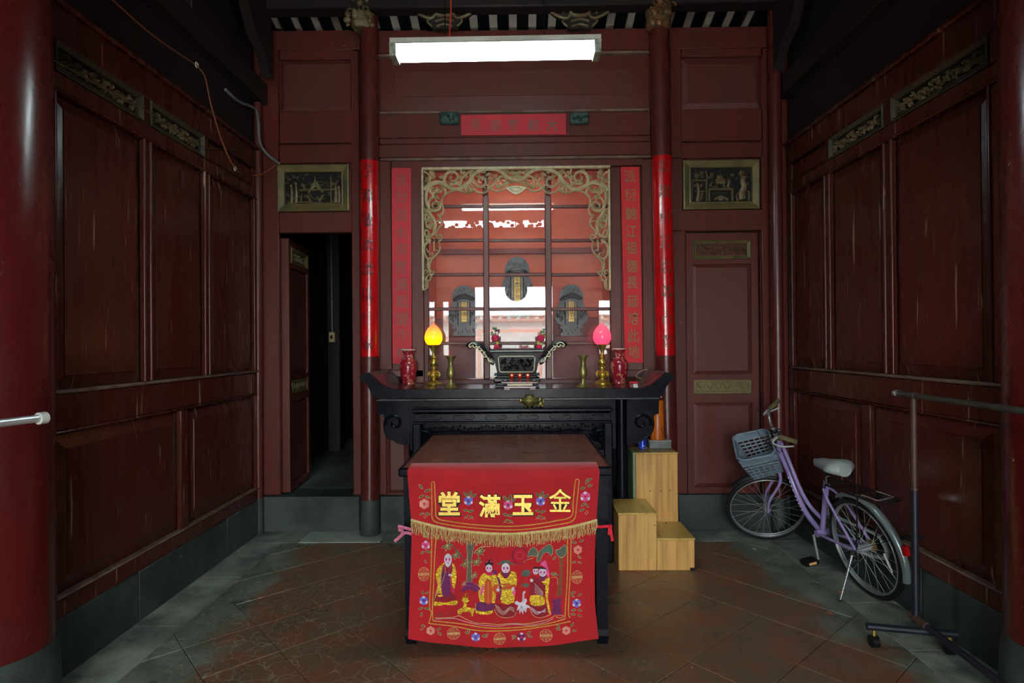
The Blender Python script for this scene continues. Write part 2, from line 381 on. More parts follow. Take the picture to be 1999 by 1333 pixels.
# ---- side walls
def sfn(s):
    X = XR if s > 0 else XL
    return lambda u, v, d: (X - s * d, u, v)
def swall(s):
    X = XR if s > 0 else XL; fn = sfn(s)
    mb = MB(); mb.box(X + s * .03, 2.2, .0, X + s * .12, YW, 4.3, DARKW, 0)
    w_ = mb.build('wall_right' if s > 0 else 'wall_left', kind='structure')
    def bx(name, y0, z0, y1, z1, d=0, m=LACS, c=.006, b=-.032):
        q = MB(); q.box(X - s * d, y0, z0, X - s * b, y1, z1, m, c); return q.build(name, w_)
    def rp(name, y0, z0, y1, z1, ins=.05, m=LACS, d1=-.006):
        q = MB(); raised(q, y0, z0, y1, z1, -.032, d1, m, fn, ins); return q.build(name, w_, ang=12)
    if s < 0: tall = [(2.52, 3.13), (3.185, 3.74), (3.79, 4.44)]; low = [(2.52, 3.46), (3.54, 4.46)]
    else: tall = [(2.60, 3.28), (3.345, 3.93), (3.99, 4.47)]; low = [(2.60, 3.50), (3.59, 4.46)]
    y = 2.2; k = 0
    while y < YW - .05:                     # plinth stones with open joints
        y1 = min(y + (.86, .93, .72)[k % 3], YW); q = MB(); q.box(X - s * .006, y + .003, 0, X + s * .03, y1 - .003, .262, PLINTH, .004); q.build('plinth_stone', w_); y = y1; k += 1
    bx('rail', 2.2, .262, YW, .345, .004); bx('moulding', 2.2, .345, 4.5, .357, .012, DUST)
    bx('rail', 2.2, 1.075, YW, 1.235, .004); bx('moulding', 2.2, 1.235, 4.5, 1.252, .016, DUST); bx('moulding', 2.2, 1.062, 4.5, 1.075, .008)
    bx('rail', 2.2, 2.565, YW, 2.64, .004); bx('moulding', 2.2, 2.552, 4.5, 2.565, .012)
    bx('rail', 2.2, 2.785, YW, 2.93, .006); bx('moulding', 2.2, 2.93, YW, 2.955, .03)
    def fill(bays, z0, z1, split=True):
        ys = [2.2] + [v for b in bays for v in b] + [YW]
        for i in range(0, len(ys), 2): bx('stile', ys[i], z0, ys[i + 1], z1)
    fill(low, .357, 1.062); fill(tall, 1.252, 2.552); fill(tall, 2.64, 2.785)
    for b in low:
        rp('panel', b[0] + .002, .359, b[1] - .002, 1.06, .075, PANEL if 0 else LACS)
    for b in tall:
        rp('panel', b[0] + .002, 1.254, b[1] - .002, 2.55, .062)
        for q_ in (b[0], b[1]):             # slim beads that catch the light beside each stile
            e = -.014 if q_ == b[0] else .002
            m_ = MB(); m_.tube([(X - s * .001, q_, 1.256), (X - s * .001, q_, 2.55)], .0095, LACS, 14); m_.build('moulding', w_, ang=60)
    for b in tall[:2]:
        cp = carved_frame(w_, lambda u, v, h: fn(u, v, h), b[0] + .004, 2.643, b[1] - .004, 2.783, .028, s, mo=OLIVEK)
    rp('panel', tall[2][0], 2.642, tall[2][1], 2.783, .02)
    # dark upper works: boards and beams under the roof
    bx('frieze_board', 2.2, 2.955, YW, 3.30, -.01, DARKW); bx('beam', 2.2, 3.30, YW, 3.46, .07, DARKW); bx('frieze_board', 2.2, 3.46, YW, 4.3, -.01, DARKW)
    for yy in (2.9, 3.55):
        bx('post', yy, 3.46, yy + .09, 4.3, .03, DARKW)
    return w_
def scroll_fill(mb, fn, x0, y0, x1, y1, h, m, seed, n=None, k=1.0, ms=None):
    """tangle of carved stems, leaves and blossoms filling a rectangle"""
    rd = random.Random(seed); W_ = x1 - x0; H_ = y1 - y0; u = min(abs(W_), abs(H_))
    n = n or int(abs(W_) / u * 9)
    for i in range(n):
        cx = x0 + W_ * (i + .5) / n + rd.uniform(-.2, .2) * u * .3; cy = y0 + H_ * rd.uniform(.18, .82); r = u * rd.uniform(.12, .22) * k
        a0 = rd.uniform(0, 6.28); dr = rd.choice((-1, 1)); pts = []
        for j in range(8):
            a = a0 + dr * j * .75; rr = r * (1 - j / 9); pts.append((min(max(cx + rr * cos(a), min(x0, x1)), max(x0, x1)), min(max(cy + rr * sin(a), min(y0, y1)), max(y0, y1))))
        mm = rd.choice(ms) if ms else m
        mb.carve(fn, pts, u * .075 * k, u * .03 * k, h * rd.uniform(.6, 1), mm, 3)
        for _ in range(2):
            a = rd.uniform(0, 6.28); mb.leaf3(fn, cx, cy, u * .2 * k, a, u * .08 * k, h * .7, mm)
        if i % 3 == 0: mb.flower3(fn, cx + rd.uniform(-.1, .1) * u, y0 + H_ * rd.uniform(.2, .8), u * .1 * k, h, mm)
def carved_frame(par, fn, x0, z0, x1, z1, fw, seed, border=None, content=None, mo=None):
    """framed openwork panel: bevelled frame (the part), dark backing and carving (its sub-parts)"""
    mb = MB(); mo = mo or OLIVED; f = fw; sx = 1 if x1 > x0 else -1; sz = 1 if z1 > z0 else -1
    def ring(i, d): return [fn(*p, d) for p in ((x0 + i * sx, z0 + i * sz), (x1 - i * sx, z0 + i * sz), (x1 - i * sx, z1 - i * sz), (x0 + i * sx, z1 - i * sz))]
    vs = ring(0, -.03) + ring(0, .004) + ring(f * .15, .008) + ring(f * .85, -.010) + ring(f, -.006) + ring(f, -.026)
    fs = [(i * 4 + k, i * 4 + (k + 1) % 4, i * 4 + 4 + (k + 1) % 4, i * 4 + 4 + k) for i in range(5) for k in range(4)]
    mb.add(vs, fs, mo); p = mb.build('carved_panel', par, ang=15)
    b = MB(); b.add(ring(f * .9, -.0255), [(0, 1, 2, 3)], VOID); b.build('backing', p)
    c = MB(); X0, X1, Z0, Z1 = x0 + f * sx, x1 - f * sx, z0 + f * sz, z1 - f * sz
    fb = lambda u, v, h: fn(u, v, -.025 + h)
    if content: content(c, fb, X0, Z0, X1, Z1)
    else: scroll_fill(c, fb, X0, Z0, X1, Z1, .02, CARVE, seed)
    c.build('carving', p)
    return p
wall_left = swall(-1); wall_right = swall(1)
# scenes above the two doors
def scene_l(c, fn, x0, z0, x1, z1):
    q = lambda u, v, h=0: fn(x0 + (x1 - x0) * u / 100, z0 + (z1 - z0) * (1 - v / 60), h)
    W = lambda pts, w0, w1, h=.016, m=CARVE: c.carve(q, pts, w0, w1, h, m, 3)
    W([(28, 58), (28, 40)], 2, 2); W([(80, 58), (80, 8)], 2, 2); W([(24, 33), (90, 32)], 4, 3); W([(74, 26), (84, 26)], 2, 2)
    W([(40, 38), (46, 28), (52, 18), (53, 8)], 5, 1.5); W([(66, 38), (60, 28), (54, 18), (53, 8)], 5, 1.5); W([(42, 40), (50, 50), (62, 52)], 3, 2)
    W([(38, 42), (44, 56), (40, 58)], 4, 3); W([(66, 42), (60, 54), (64, 58)], 4, 3); W([(46, 24), (53, 18), (60, 24)], 3, 3); W([(44, 33), (53, 24), (62, 33)], 5, 5)
    for x, hgt in ((10, 30), (18, 34), (88, 32), (94, 26)):
        W([(x, 58), (x + 1, 58 - hgt * .6), (x, 58 - hgt)], 6, 3); c.ball(q(x, 55 - hgt, .01), .012, CARVE, 5)
    W([(30, 22), (34, 30)], 5, 3); W([(3, 58), (30, 56), (60, 58), (97, 57)], 3, 3)
    scroll_fill(c, fn, x0, z0 + (z1 - z0) * .55, x1, z1, .016, CARVE, 5, 12); scroll_fill(c, fn, x0, z0, x1, z0 + (z1 - z0) * .4, .012, CARVE, 8, 10)
def scene_r(c, fn, x0, z0, x1, z1):
    q = lambda u, v, h=0: fn(x0 + (x1 - x0) * u / 100, z0 + (z1 - z0) * (1 - v / 60), h)
    W = lambda pts, w0, w1, h=.016, m=CARVE: c.carve(q, pts, w0, w1, h, m, 3)
    W([(30, 37), (70, 37)], 4, 4, .02); W([(31, 58), (31, 37)], 3, 3, .02); W([(69, 58), (69, 37)], 3, 3, .02); W([(36, 44), (64, 44)], 1.6, 1.6)
    c.flower3(q, 50, 20, 9, .02, CARVE, 6); W([(45, 24), (44, 34)], 2, 2); W([(55, 24), (56, 34)], 2, 2); W([(42, 25), (58, 25)], 5, 5)
    W([(33, 32), (36, 24)], 5, 2); W([(38, 34), (44, 31)], 4, 2); W([(62, 34), (64, 24)], 5, 4); c.flower3(q, 64, 22, 4, .015, CARVE)
    W([(40, 56), (50, 50), (62, 56)], 4, 4); W([(46, 54), (54, 54)], 6, 6)
    W([(86, 55), (84, 44), (88, 34), (86, 22), (90, 16)], 11, 7, .02); c.flower3(q, 86, 10, 7, .02, CARVE, 6); W([(78, 58), (76, 48), (80, 42)], 3, 2); W([(96, 58), (97, 46), (94, 40)], 3, 2)
    W([(3, 21), (27, 21)], 2, 2); W([(27, 21), (27, 58)], 2, 2); W([(3, 21), (3, 58)], 1.5, 1.5); W([(8, 40), (24, 40)], 2, 2); W([(12, 58), (14, 42), (12, 26)], 7, 3); W([(18, 56), (20, 40)], 3, 3)
    c.flower3(q, 12, 12, 6, .018, CARVE); c.flower3(q, 20, 8, 5, .016, CARVE); W([(26, 4), (28, 14), (27, 20)], 2, 2)
    for x, y in ((8, 30), (18, 30), (36, 10), (70, 12), (94, 28), (30, 16)): c.flower3(q, x, y, 4, .014, CARVE)
    scroll_fill(c, fn, x0, z0 + (z1 - z0) * .6, x1, z1, .012, CARVE, 15, 7, .8)
a = pxr(541, 321, 681, 412, YW); carved_frame(wall_back, wallfn, a[0], a[1], a[2], a[3], .058, 2, content=scene_l)
a = pxr(1334, 312, 1483, 408, YW); carved_frame(wall_back, wallfn, a[0], a[1], a[2], a[3], .058, 3, content=scene_r)

# stone plinth under the back wall, with the door sill
for r in ((497, 966, 703, 1036), (703, 966, 1010, 1036), (1010, 966, 1320, 1036), (1320, 964, 1552, 1034)):
    a = pxr(*r, YW); q = MB(); q.box(a[0] + .003, YW - .012, 0, a[2] - .003, YW + .25, .272, PLINTH, .004); q.build('plinth_stone', wall_back)

# ---- right-hand door (closed)
def leaf_door(name, fn, W_, y0, y1, z0, z1, seeds, lab):
    """door leaf in local u (0..W_), z; fn(u, z, d)"""
    mb = MB()
    def bx(u0, z0_, u1, z1_, d0, d1, m=LAC):
        c = [fn(u, z, d) for d in (d0, d1) for u, z in ((u0, z0_), (u1, z0_), (u1, z1_), (u0, z1_))]
        mb.add(c, [(0, 1, 2, 3), (7, 6, 5, 4), (0, 4, 5, 1), (1, 5, 6, 2), (2, 6, 7, 3), (3, 7, 4, 0)], m)
    st = .05; zz = [z0, z0 + .05, z0 + .70, z0 + .765, z0 + .875, z0 + .915, z0 + 1.765, z0 + 1.80, z1 - .055, z1]
    bx(0, z0, W_, z1, -.04, -.022)
    bx(0, z0, st, z1, -.022, 0); bx(W_ - st, z0, W_, z1, -.022, 0)
    for i in (0, 2, 4, 6, 8): bx(st, zz[i], W_ - st, zz[i + 1], -.022, 0)
    o = mb.build(name, kind='structure', ang=20)
    for i in (1, 5):
        q = MB(); raised(q, st + .003, zz[i] + .003, W_ - st - .003, zz[i + 1] - .003, -.022, -.008, PANEL, fn, .025); q.build('panel', o, ang=12)
    for k in (0, 1):
        pass
    carved_frame(o, fn, st + .002, zz[7] + .002, W_ - st - .002, zz[8] - .002, .028, seeds)
    p = MB(); q0 = (st + .002, zz[3] + .002, W_ - st - .002, zz[4] - .002)
    vs = [fn(u, z, d) for d in (-.022, -.006) for u, z in ((q0[0], q0[1]), (q0[2], q0[1]), (q0[2], q0[3]), (q0[0], q0[3]))]
    p.add(vs, [(4, 5, 6, 7), (0, 1, 5, 4), (1, 2, 6, 5), (2, 3, 7, 6), (3, 0, 4, 7)], OLIVED); po = p.build('carved_strip', o)
    c = MB(); h_ = q0[3] - q0[1]; zc = (q0[1] + q0[3]) / 2; fb = lambda u, v, h: fn(u, v, -.006 + h)
    n = 12; pts = [(q0[0] + .03 + (q0[2] - q0[0] - .06) * i / n, zc + (h_ * .2) * (-1) ** i) for i in range(n + 1)]
    c.carve(fb, pts, .008, .008, .005, CARVE, 4)
    c.carve(fb, [(q0[0] + .02, zc), (q0[0] + .03, zc + h_ * .33), (q0[2] - .03, zc + h_ * .33), (q0[2] - .02, zc), (q0[2] - .03, zc - h_ * .33), (q0[0] + .03, zc - h_ * .33), (q0[0] + .02, zc)], .004, .004, .004, CARVE, 0)
    for i in range(n): c.leaf3(fb, (pts[i][0] + pts[i + 1][0]) / 2, zc, .018, i, .01, .004, CARVE)
    c.build('carving', po)
    return o
a = pxr(1341, 453, 1484, 963, YW)
dfn = lambda u, z, d: (a[0] + .004 + u, YW + .012 - d, z)
leaf_door('door_2', dfn, a[2] - a[0] - .012, 0, 0, .275, a[3] - .004, 21, '')
q = MB(); wbox(q, 1338, 450, 1488, 966, -.062, .09, VOID, 0); q.build('backing', wall_back)  # unseen black sheet added to block sky leaking round the door
# ---- left-hand door, standing open into the dark passage
b = pxr(545, 455, 687, 963, YW)
hx, hy = P(566, 700, YW + .06).x, YW + .05; th = R(93.5)
lfn = lambda u, z, d: (hx + u * cos(th) + d * sin(th) * (1.9 if d < -.03 else 1), hy + u * sin(th) - d * cos(th), z)
leaf_door('door_1', lfn, .54, 0, 0, .29, b[3] - .03, 33, '')
# passage behind it
ps = MB()
ps.box(b[0] - .32, YW + .10, .0, b[0] - .26, 8.2, 3.0, DARKW, 0); ps.box(b[2] + .30, YW + .10, 0, b[2] + .36, 8.2, 3.0, DARKW, 0)
ps.box(b[0] - .3, 8.2, 0, b[2] + .34, 8.26, 3.0, DARKW, 0); ps.box(b[0] - .3, YW + .1, 2.95, b[2] + .34, 8.2, 3.0, DARKW, 0)
passage = ps.build('wall_passage', kind='structure')
for y0 in (4.9, 5.75, 6.6, 7.4):
    q = MB(); xx = b[2] + .30
    q.box(xx - .02, y0, .3, xx, y0 + .08, 2.9, DARKW); q.build('stile', passage)
    q = MB(); raised(q, y0 + .1, 1.30, y0 + .83, 2.6, 0, .02, DARKW, lambda u, v, d: (xx - d, u, v), .03); q.build('panel', passage)
    q = MB(); raised(q, y0 + .1, .32, y0 + .83, 1.1, 0, .02, DARKW, lambda u, v, d: (xx - d, u, v), .03); q.build('panel', passage)
q = MB(); q.box(b[0] - .26, 8.17, 1.12, b[2] + .3, 8.2, 1.25, DARKW); q.build('rail', passage)
q = MB(); q.box(b[0] - .3, YW + .25, 0, b[2] + .36, 8.25, .272, mat('passage_cement', (120, 130, 122), (74, 78, 72), rough=.55, scale=2.5, bump=.2, world=True), 0); q.build('floor_passage', kind='structure')
# switch box and conduit on the passage wall
p0 = P(648, 658, 6.4); t = thing('switch_box', (p0.x, 6.4, p0.z), 'cream switch box with a thin conduit in the dark passage behind the open door', 'switch')
q = MB(); q.box(p0.x - .03, 6.385, p0.z - .055, p0.x + .03, 6.42, p0.z + .055, mat('cream_plastic', (225, 205, 150), rough=.4), .006); q.build('box', t)
q = MB(); q.box(p0.x - .012, 6.378, p0.z - .02, p0.x + .012, 6.386, p0.z + .02, BLKP, .002); q.build('switch', t)
q = MB(); q.tube([(p0.x, 6.41, p0.z + .05), (p0.x - .01, 6.41, 2.95)], .008, DULLM); q.build('conduit', t)
q = MB(); q.box(p0.x - .055, 6.425, .272, p0.x + .075, 6.49, 2.94, DARKW, .005); q.build('post', passage)

# ---- round columns
def column(px0, py0, px1, py1, Y, r, lab, m=COLM, base=.27):
    a_ = P(px0, py0, Y); b_ = P(px1, py1, Y); d = (b_ - a_) / (b_.z - a_.z)
    lo = a_ + d * (base - a_.z); hi = a_ + d * (4.0 - a_.z); bt = a_ + d * (0 - a_.z)
    t = thing('column', (bt.x, bt.y, 0), lab, 'column')
    q = MB(); q.tube([lo + (hi - lo) * k / 12 for k in range(13)], r, m, 28); q.build('shaft', t)
    q = MB(); q.tube([bt, lo + Vector((0, 0, .0))], [r + .006, r + .004], PLINTH, 28); q.build('base', t)
    return t, lo, hi
def bigcol(x, y, r, lab):
    t = thing('column', (x, y, 0), lab, 'column')
    q = MB(); q.lathe([(r, .272), (r, 1.2), (r * .995, 2.5), (r * .98, 4.3)], x, y, COLM, 56); q.build('shaft', t)
    q = MB(); q.lathe([(r + .02, 0), (r + .012, .2), (r + .003, .272)], x, y, PLINTH, 56); q.build('base', t)
LACR = mat('dull_red_column', (90, 36, 32), (76, 32, 28), rough=.2, rough2=.4, scale=3, stretch=(2, 2, .6), bump=.15)
bigcol(-2.055, 2.27, .2, 'thick glossy red round column at the left edge of the room')
bigcol(2.11, 2.29, .2, 'thick glossy red round column at the right edge, beyond the clothes rail')
colL = column(720.5, 60, 722.5, 968, 4.47, .068, 'slim red column with pasted couplet between the open doorway and the altar', LACR)
colR = column(1286.5, 50, 1305, 968, 4.47, .073, 'slim red column with pasted couplet between the altar and the closed door', LACR)
column(503, 60, 505, 966, 4.50, .030, 'thin red corner post at the left end of the back wall', LAC)
column(1511, 60, 1521, 964, 4.47, .046, 'red corner post beside the bicycle handlebar', LACR)

# ---- floor: diagonal clay tiles with a cement border along the walls
def floor_mat():
    m = bpy.data.materials.new('worn_clay_tile'); m.use_nodes = True; nt = m.node_tree; N = nt.nodes; L = nt.links; b_ = N['Principled BSDF']
    g = N.new('ShaderNodeNewGeometry'); pos = g.outputs['Position']
    def noise(s, d=5, r=.6, src=pos):
        n = N.new('ShaderNodeTexNoise'); n.inputs['Scale'].default_value = s; n.inputs['Detail'].default_value = d; n.inputs['Roughness'].default_value = r; L.new(src, n.inputs[0]); return n.outputs[0]
    def rng(v, a_, b2, c=0, d=1):
        n = N.new('ShaderNodeMapRange'); 
        for i, x in enumerate((a_, b2, c, d)): n.inputs[i + 1].default_value = x
        L.new(v, n.inputs[0]); return n.outputs[0]
    def mix(f, a_, b2):
        n = N.new('ShaderNodeMix'); n.data_type = 'RGBA'
        L.new(f, n.inputs[0])
        for i, x in ((6, a_), (7, b2)):
            if isinstance(x, tuple): n.inputs[i].default_value = x
            else: L.new(x, n.inputs[i])
        return n.outputs[2]
    def math_(op, a_, b2=None):
        n = N.new('ShaderNodeMath'); n.operation = op
        for i, x in enumerate((a_, b2)):
            if x is None: continue
            if isinstance(x, (int, float)): n.inputs[i].default_value = x
            else: L.new(x, n.inputs[i])
        return n.outputs[0]
    oi = N.new('ShaderNodeObjectInfo')
    base = mix(rng(noise(2.1), .38, .62), lin((124, 92, 68)), lin((108, 96, 74)))
    base = mix(rng(noise(6, 6), .45, .7), base, lin((142, 84, 58)))
    base = mix(rng(oi.outputs['Random'], 0, 1, 0, .22), base, lin((104, 72, 50)))
    sx = N.new('ShaderNodeSeparateXYZ'); L.new(pos, sx.inputs[0])
    # cement smears reach in from the walls with a ragged edge
    ax = math_('ABSOLUTE', math_('SUBTRACT', sx.outputs[0], .03))
    n1 = noise(1.3, 6, .65)
    reach = math_('ADD', ax, math_('MULTIPLY', n1, 1.1))
    k1 = rng(reach, 2.02, 2.14)
    yy = math_('ADD', sx.outputs[1], math_('MULTIPLY', noise(1.9, 5), .8)); k2 = rng(yy, 4.62, 4.74)
    k = math_('MAXIMUM', k1, k2)
    cem = mix(rng(noise(5), .35, .65), lin((132, 142, 126)), lin((88, 94, 82)))
    c = mix(k, base, cem)
    # fine crazing with pale grout in it
    v = N.new('ShaderNodeTexVoronoi'); v.feature = 'DISTANCE_TO_EDGE'; v.inputs['Scale'].default_value = 13
    dn = N.new('ShaderNodeTexNoise'); dn.inputs['Scale'].default_value = 7; L.new(pos, dn.inputs[0])
    mx = N.new('ShaderNodeMix'); mx.data_type = 'VECTOR'; mx.inputs[0].default_value = .16; L.new(pos, mx.inputs[4]); L.new(dn.outputs[1], mx.inputs[5]); L.new(mx.outputs[1], v.inputs[0])
    cr_ = rng(v.outputs[0], .0, .03, 1, 0); msk = rng(noise(1.1, 3), .40, .52)
    lft = rng(sx.outputs[0], -.5, .4, 1, .12)
    cm = math_('MULTIPLY', math_('MULTIPLY', cr_, msk), lft)
    c = mix(math_('MULTIPLY', cm, .6), c, lin((176, 168, 136)))
    # white paint flecks
    c = mix(rng(noise(60, 2), .69, .715), c, lin((190, 185, 170)))
    L.new(c, b_.inputs['Base Color'])
    L.new(rng(noise(3, 5), .3, .7, .2, .5), b_.inputs['Roughness'])
    bp = N.new('ShaderNodeBump'); bp.inputs['Strength'].default_value = .35; bp.inputs['Distance'].default_value = .006
    L.new(math_('SUBTRACT', noise(9, 6), math_('MULTIPLY', cm, .3)), bp.inputs['Height']); L.new(bp.outputs[0], b_.inputs['Normal'])
    return m
TILE = floor_mat()
CEM = mat('pale_cement', (158, 168, 152), (84, 92, 82), rough=.5, rough2=.75, scale=3.2, bump=.4, bscale=14, world=True, spots=(170, 175, 165), spotw=.03)
GROUT = mat('dark_floor_joint', (74, 62, 46), (92, 82, 64), rough=.8, scale=8, world=True)
q = MB(); q.box(-3.9, FY - .3, -.1, 3.9, 8.4, -.006, GROUT, 0)
floor = q.build('floor', kind='structure')
def clip(poly, ax, val, keep):
    out = []
    for i in range(len(poly)):
        p_, r_ = poly[i], poly[(i + 1) % len(poly)]; ip = (p_[ax] - val) * keep >= 0; ir = (r_[ax] - val) * keep >= 0
        if ip: out.append(p_)
        if ip != ir: t_ = (val - p_[ax]) / (r_[ax] - p_[ax]); out.append((p_[0] + (r_[0] - p_[0]) * t_, p_[1] + (r_[1] - p_[1]) * t_))
    return out
def slab(poly, m, top=0., name='floor_tile', ins=.0016):
    cx = sum(p_[0] for p_ in poly) / len(poly); cy = sum(p_[1] for p_ in poly) / len(poly)
    def sh(p_, k): 
        d = Vector((p_[0] - cx, p_[1] - cy)); l = d.length or 1; d *= max(0, l - k) / l; return (cx + d.x, cy + d.y)
    q_ = MB(); a_ = [sh(p_, ins) for p_ in poly]; b_ = [sh(p_, ins + .003) for p_ in poly]; n = len(poly)
    vs = [(x, y, -.006) for x, y in a_] + [(x, y, top - .0025) for x, y in a_] + [(x, y, top) for x, y in b_]
    fs = [(i + k * n, (i + 1) % n + k * n, (i + 1) % n + n + k * n, i + n + k * n) for k in (0, 1) for i in range(n)] + [tuple(range(2 * n, 3 * n))]
    q_.add(vs, fs, m); return q_.build(name, floor, ang=4)
s_ = .335; an = R(-48); ux, uy = cos(an) * s_, sin(an) * s_
XA, XB, YB = -1.74, 1.80, 4.28
for i in range(-12, 13):
    for j in range(-12, 13):
        cx, cy = -1.36 + i * ux - j * uy, 3.016 + i * uy + j * ux
        pl = [(cx, cy), (cx + ux, cy + uy), (cx + ux - uy, cy + uy + ux), (cx - uy, cy + ux)]
        for ax, val, k in ((0, XA, 1), (0, XB, -1), (1, 1.75, 1), (1, YB, -1)): pl = clip(pl, ax, val, k) if pl else pl
        if len(pl) >= 3:
            ar = abs(sum(pl[k][0] * pl[(k + 1) % len(pl)][1] - pl[(k + 1) % len(pl)][0] * pl[k][1] for k in range(len(pl)))) / 2
            if ar > .0012: slab(pl, TILE, random.uniform(-.0012, .0012))
def strip(x0, y0, x1, y1, m=TILE, n=1, along='y', top=0):
    for k in range(n):
        if along == 'y': a_, b_ = y0 + (y1 - y0) * k / n, y0 + (y1 - y0) * (k + 1) / n; slab([(x0, a_), (x1, a_), (x1, b_), (x0, b_)], m, top, 'cement_slab')
        else: a_, b_ = x0 + (x1 - x0) * k / n, x0 + (x1 - x0) * (k + 1) / n; slab([(a_, y0), (b_, y0), (b_, y1), (a_, y1)], m, top, 'cement_slab')
strip(XL, 1.75, XA, 4.28, CEM, 4); strip(XB, 1.75, XR, 4.28, CEM, 5)
strip(XL, YB, -1.62, YW, CEM, 1); strip(-1.62, YB, -1.02, YW, mat('pale_cement_patch', (168, 178, 164), (130, 138, 126), rough=.6, scale=5, bump=.4, world=True), 1, top=.004)
strip(-1.02, YB, XR, YW, CEM, 4, 'x')
q = MB(); q.add([(-3.9, FY - .3, -.001), (3.9, FY - .3, -.001), (3.9, 1.75, -.001), (-3.9, 1.75, -.001)], [(0, 1, 2, 3)], TILE); q.build('paving', floor)

# ---- roof over the back of the hall: pale boards between dark rafters, and the dark ceiling in front
DECK = mat('pale_roof_board', (250, 226, 210), (226, 200, 186), rough=.7, scale=4)
RAFT = mat('blue_black_rafter', (10, 16, 26), (6, 10, 16), rough=.6, scale=6)
def zr(y): return 4.04 - .287 * (y - 4.9)
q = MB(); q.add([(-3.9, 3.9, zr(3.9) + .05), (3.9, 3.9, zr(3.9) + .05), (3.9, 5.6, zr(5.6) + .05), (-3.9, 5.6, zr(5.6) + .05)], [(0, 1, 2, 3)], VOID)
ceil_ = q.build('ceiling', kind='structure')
for i in range(27):
    xc = P(590 + 37.4 * i - 37.4 * 3, 64, 4.9).x
    for nm, x0, x1, dz, m in (('roof_board', xc - .032, xc + .032, 0, DECK), ('rafter', xc + .034, xc + .124, -.02, RAFT)):
        q = MB(); q.add([(x, y, zr(y) + dz + e) for y in (4.1, 5.4) for x, e in ((x0, 0), (x1, 0), (x1, .045 - dz), (x0, .045 - dz))],
                        [(0, 1, 2, 3), (7, 6, 5, 4), (0, 4, 5, 1), (1, 5, 6, 2), (2, 6, 7, 3), (3, 7, 4, 0)], m); q.build(nm, ceil_)
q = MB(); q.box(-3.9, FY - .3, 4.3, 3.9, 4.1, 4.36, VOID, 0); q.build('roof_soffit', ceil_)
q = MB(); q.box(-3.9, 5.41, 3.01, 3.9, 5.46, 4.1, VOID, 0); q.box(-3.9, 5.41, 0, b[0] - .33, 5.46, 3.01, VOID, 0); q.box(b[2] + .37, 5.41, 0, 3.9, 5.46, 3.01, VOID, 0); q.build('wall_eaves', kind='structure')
# side and front walls of the hall behind the camera, with doorway and two slits
q = MB()
for s in (-1, 1):
    X = XR if s > 0 else XL
    q.box(s * 3.8, FY, 0, s * 3.9, 2.35, 4.3, DARKW, 0); q.box(X, 2.30, 0, s * 3.9, 2.42, 4.3, DARKW, 0)
    q.box(s * 3.9, 2.35, 0, s * 3.8, 5.5, 4.3, VOID, 0)
q.build('wall_hall_sides', kind='structure')
q = MB(); zt = 4.3
cuts = [(-3.9, -1.92, 0, zt), (-1.92, -1.80, 0, 1.2), (-1.92, -1.80, 2.35, zt), (-1.80, -1.62, 0, 3.93), (-1.80, -1.70, 3.93, zt), (-1.70, -1.50, 4.10, zt), (-1.62, -1.50, 0, 1.2), (-1.62, -1.50, 2.35, 3.93), (-1.50, DOOR[0], 0, 3.93),
        (DOOR[0], .56, DOOR[3], 3.93), (-1.50, .56, 4.10, zt), (.56, DOOR[1], DOOR[3], zt), (DOOR[1], 1.72, 0, zt), (1.72, 2.02, 0, 1.2), (1.72, 2.02, 2.35, zt), (2.02, 3.9, 0, zt)]
for x0, x1, z0, z1 in cuts: q.box(x0, FY, z0, x1, FY + .12, z1, LAC, 0)
wall_front = q.build('wall_front', kind='structure')
q = MB(); rd = random.Random(2)          # unseen balls in place of openwork, added to break the daylight into blots
for k in range(52): q.ball((rd.uniform(-1.7, .56), FY + .06, rd.choice((3.93, 3.97, 4.02, 4.08, 4.1)) + rd.uniform(-.03, .03)), rd.uniform(.03, .06), DARKW, 6, (1.2, .4, 1))
q.build('openwork', wall_front)
# courtyard beyond the doorway, only seen as a reflection in the glass
q = MB(); q.box(-14, -18, -.25, 14, FY - .3, -.05, mat('courtyard_paving', (170, 168, 160), rough=.8), 0); q.build('ground', kind='structure')
WH = mat('whitewash', (214, 212, 208), (190, 188, 182), rough=.8, scale=2, world=True); TERR = mat('terracotta_trim', (190, 140, 120), rough=.7)
t = thing('courtyard_wall', (0, -14, 0), 'whitewashed courtyard wall with tiled coping opposite the hall doorway', 'wall')
q = MB(); q.box(-9, -14.3, -.05, 9, -14, 2.3, WH, 0); q.build('wall_face', t)
q = MB(); q.box(-9, -14.4, 2.3, 9, -13.8, 2.5, TERR, .02); q.box(-9, -14.5, 2.5, 9, -13.7, 2.56, WH, .01)
for i in range(50): q.ball((-9 + i * .36, -13.78, 2.42), .09, WH, 5)
q.build('coping', t)
q = MB()
for x0, z0, x1, z1 in ((-4, .4, -2.4, 1.7), (-1.6, 0, .9, 2.0), (2, .4, 3.6, 1.7)): q.box(x0, -14.02, z0, x1, -13.95, z1, TERR, .02); q.box(x0 + .12, -14.0, z0 + .12, x1 - .12, -13.92, z1 - .12, WH, .02)
q.build('window_surround', t)
p0 = Vector((-.04, -2.1, 2.46))
t = thing('hanging_lantern', p0, 'dark round lantern hanging inside the front doorway', 'lantern')
q = MB(); q.ball(p0, .215, BLKP, 16); q.build('lantern_body', t)
q = MB(); q.tube([p0 + Vector((0, 0, .2)), (p0.x, p0.y, 4.3)], .008, BLKP); q.build('cord', t)
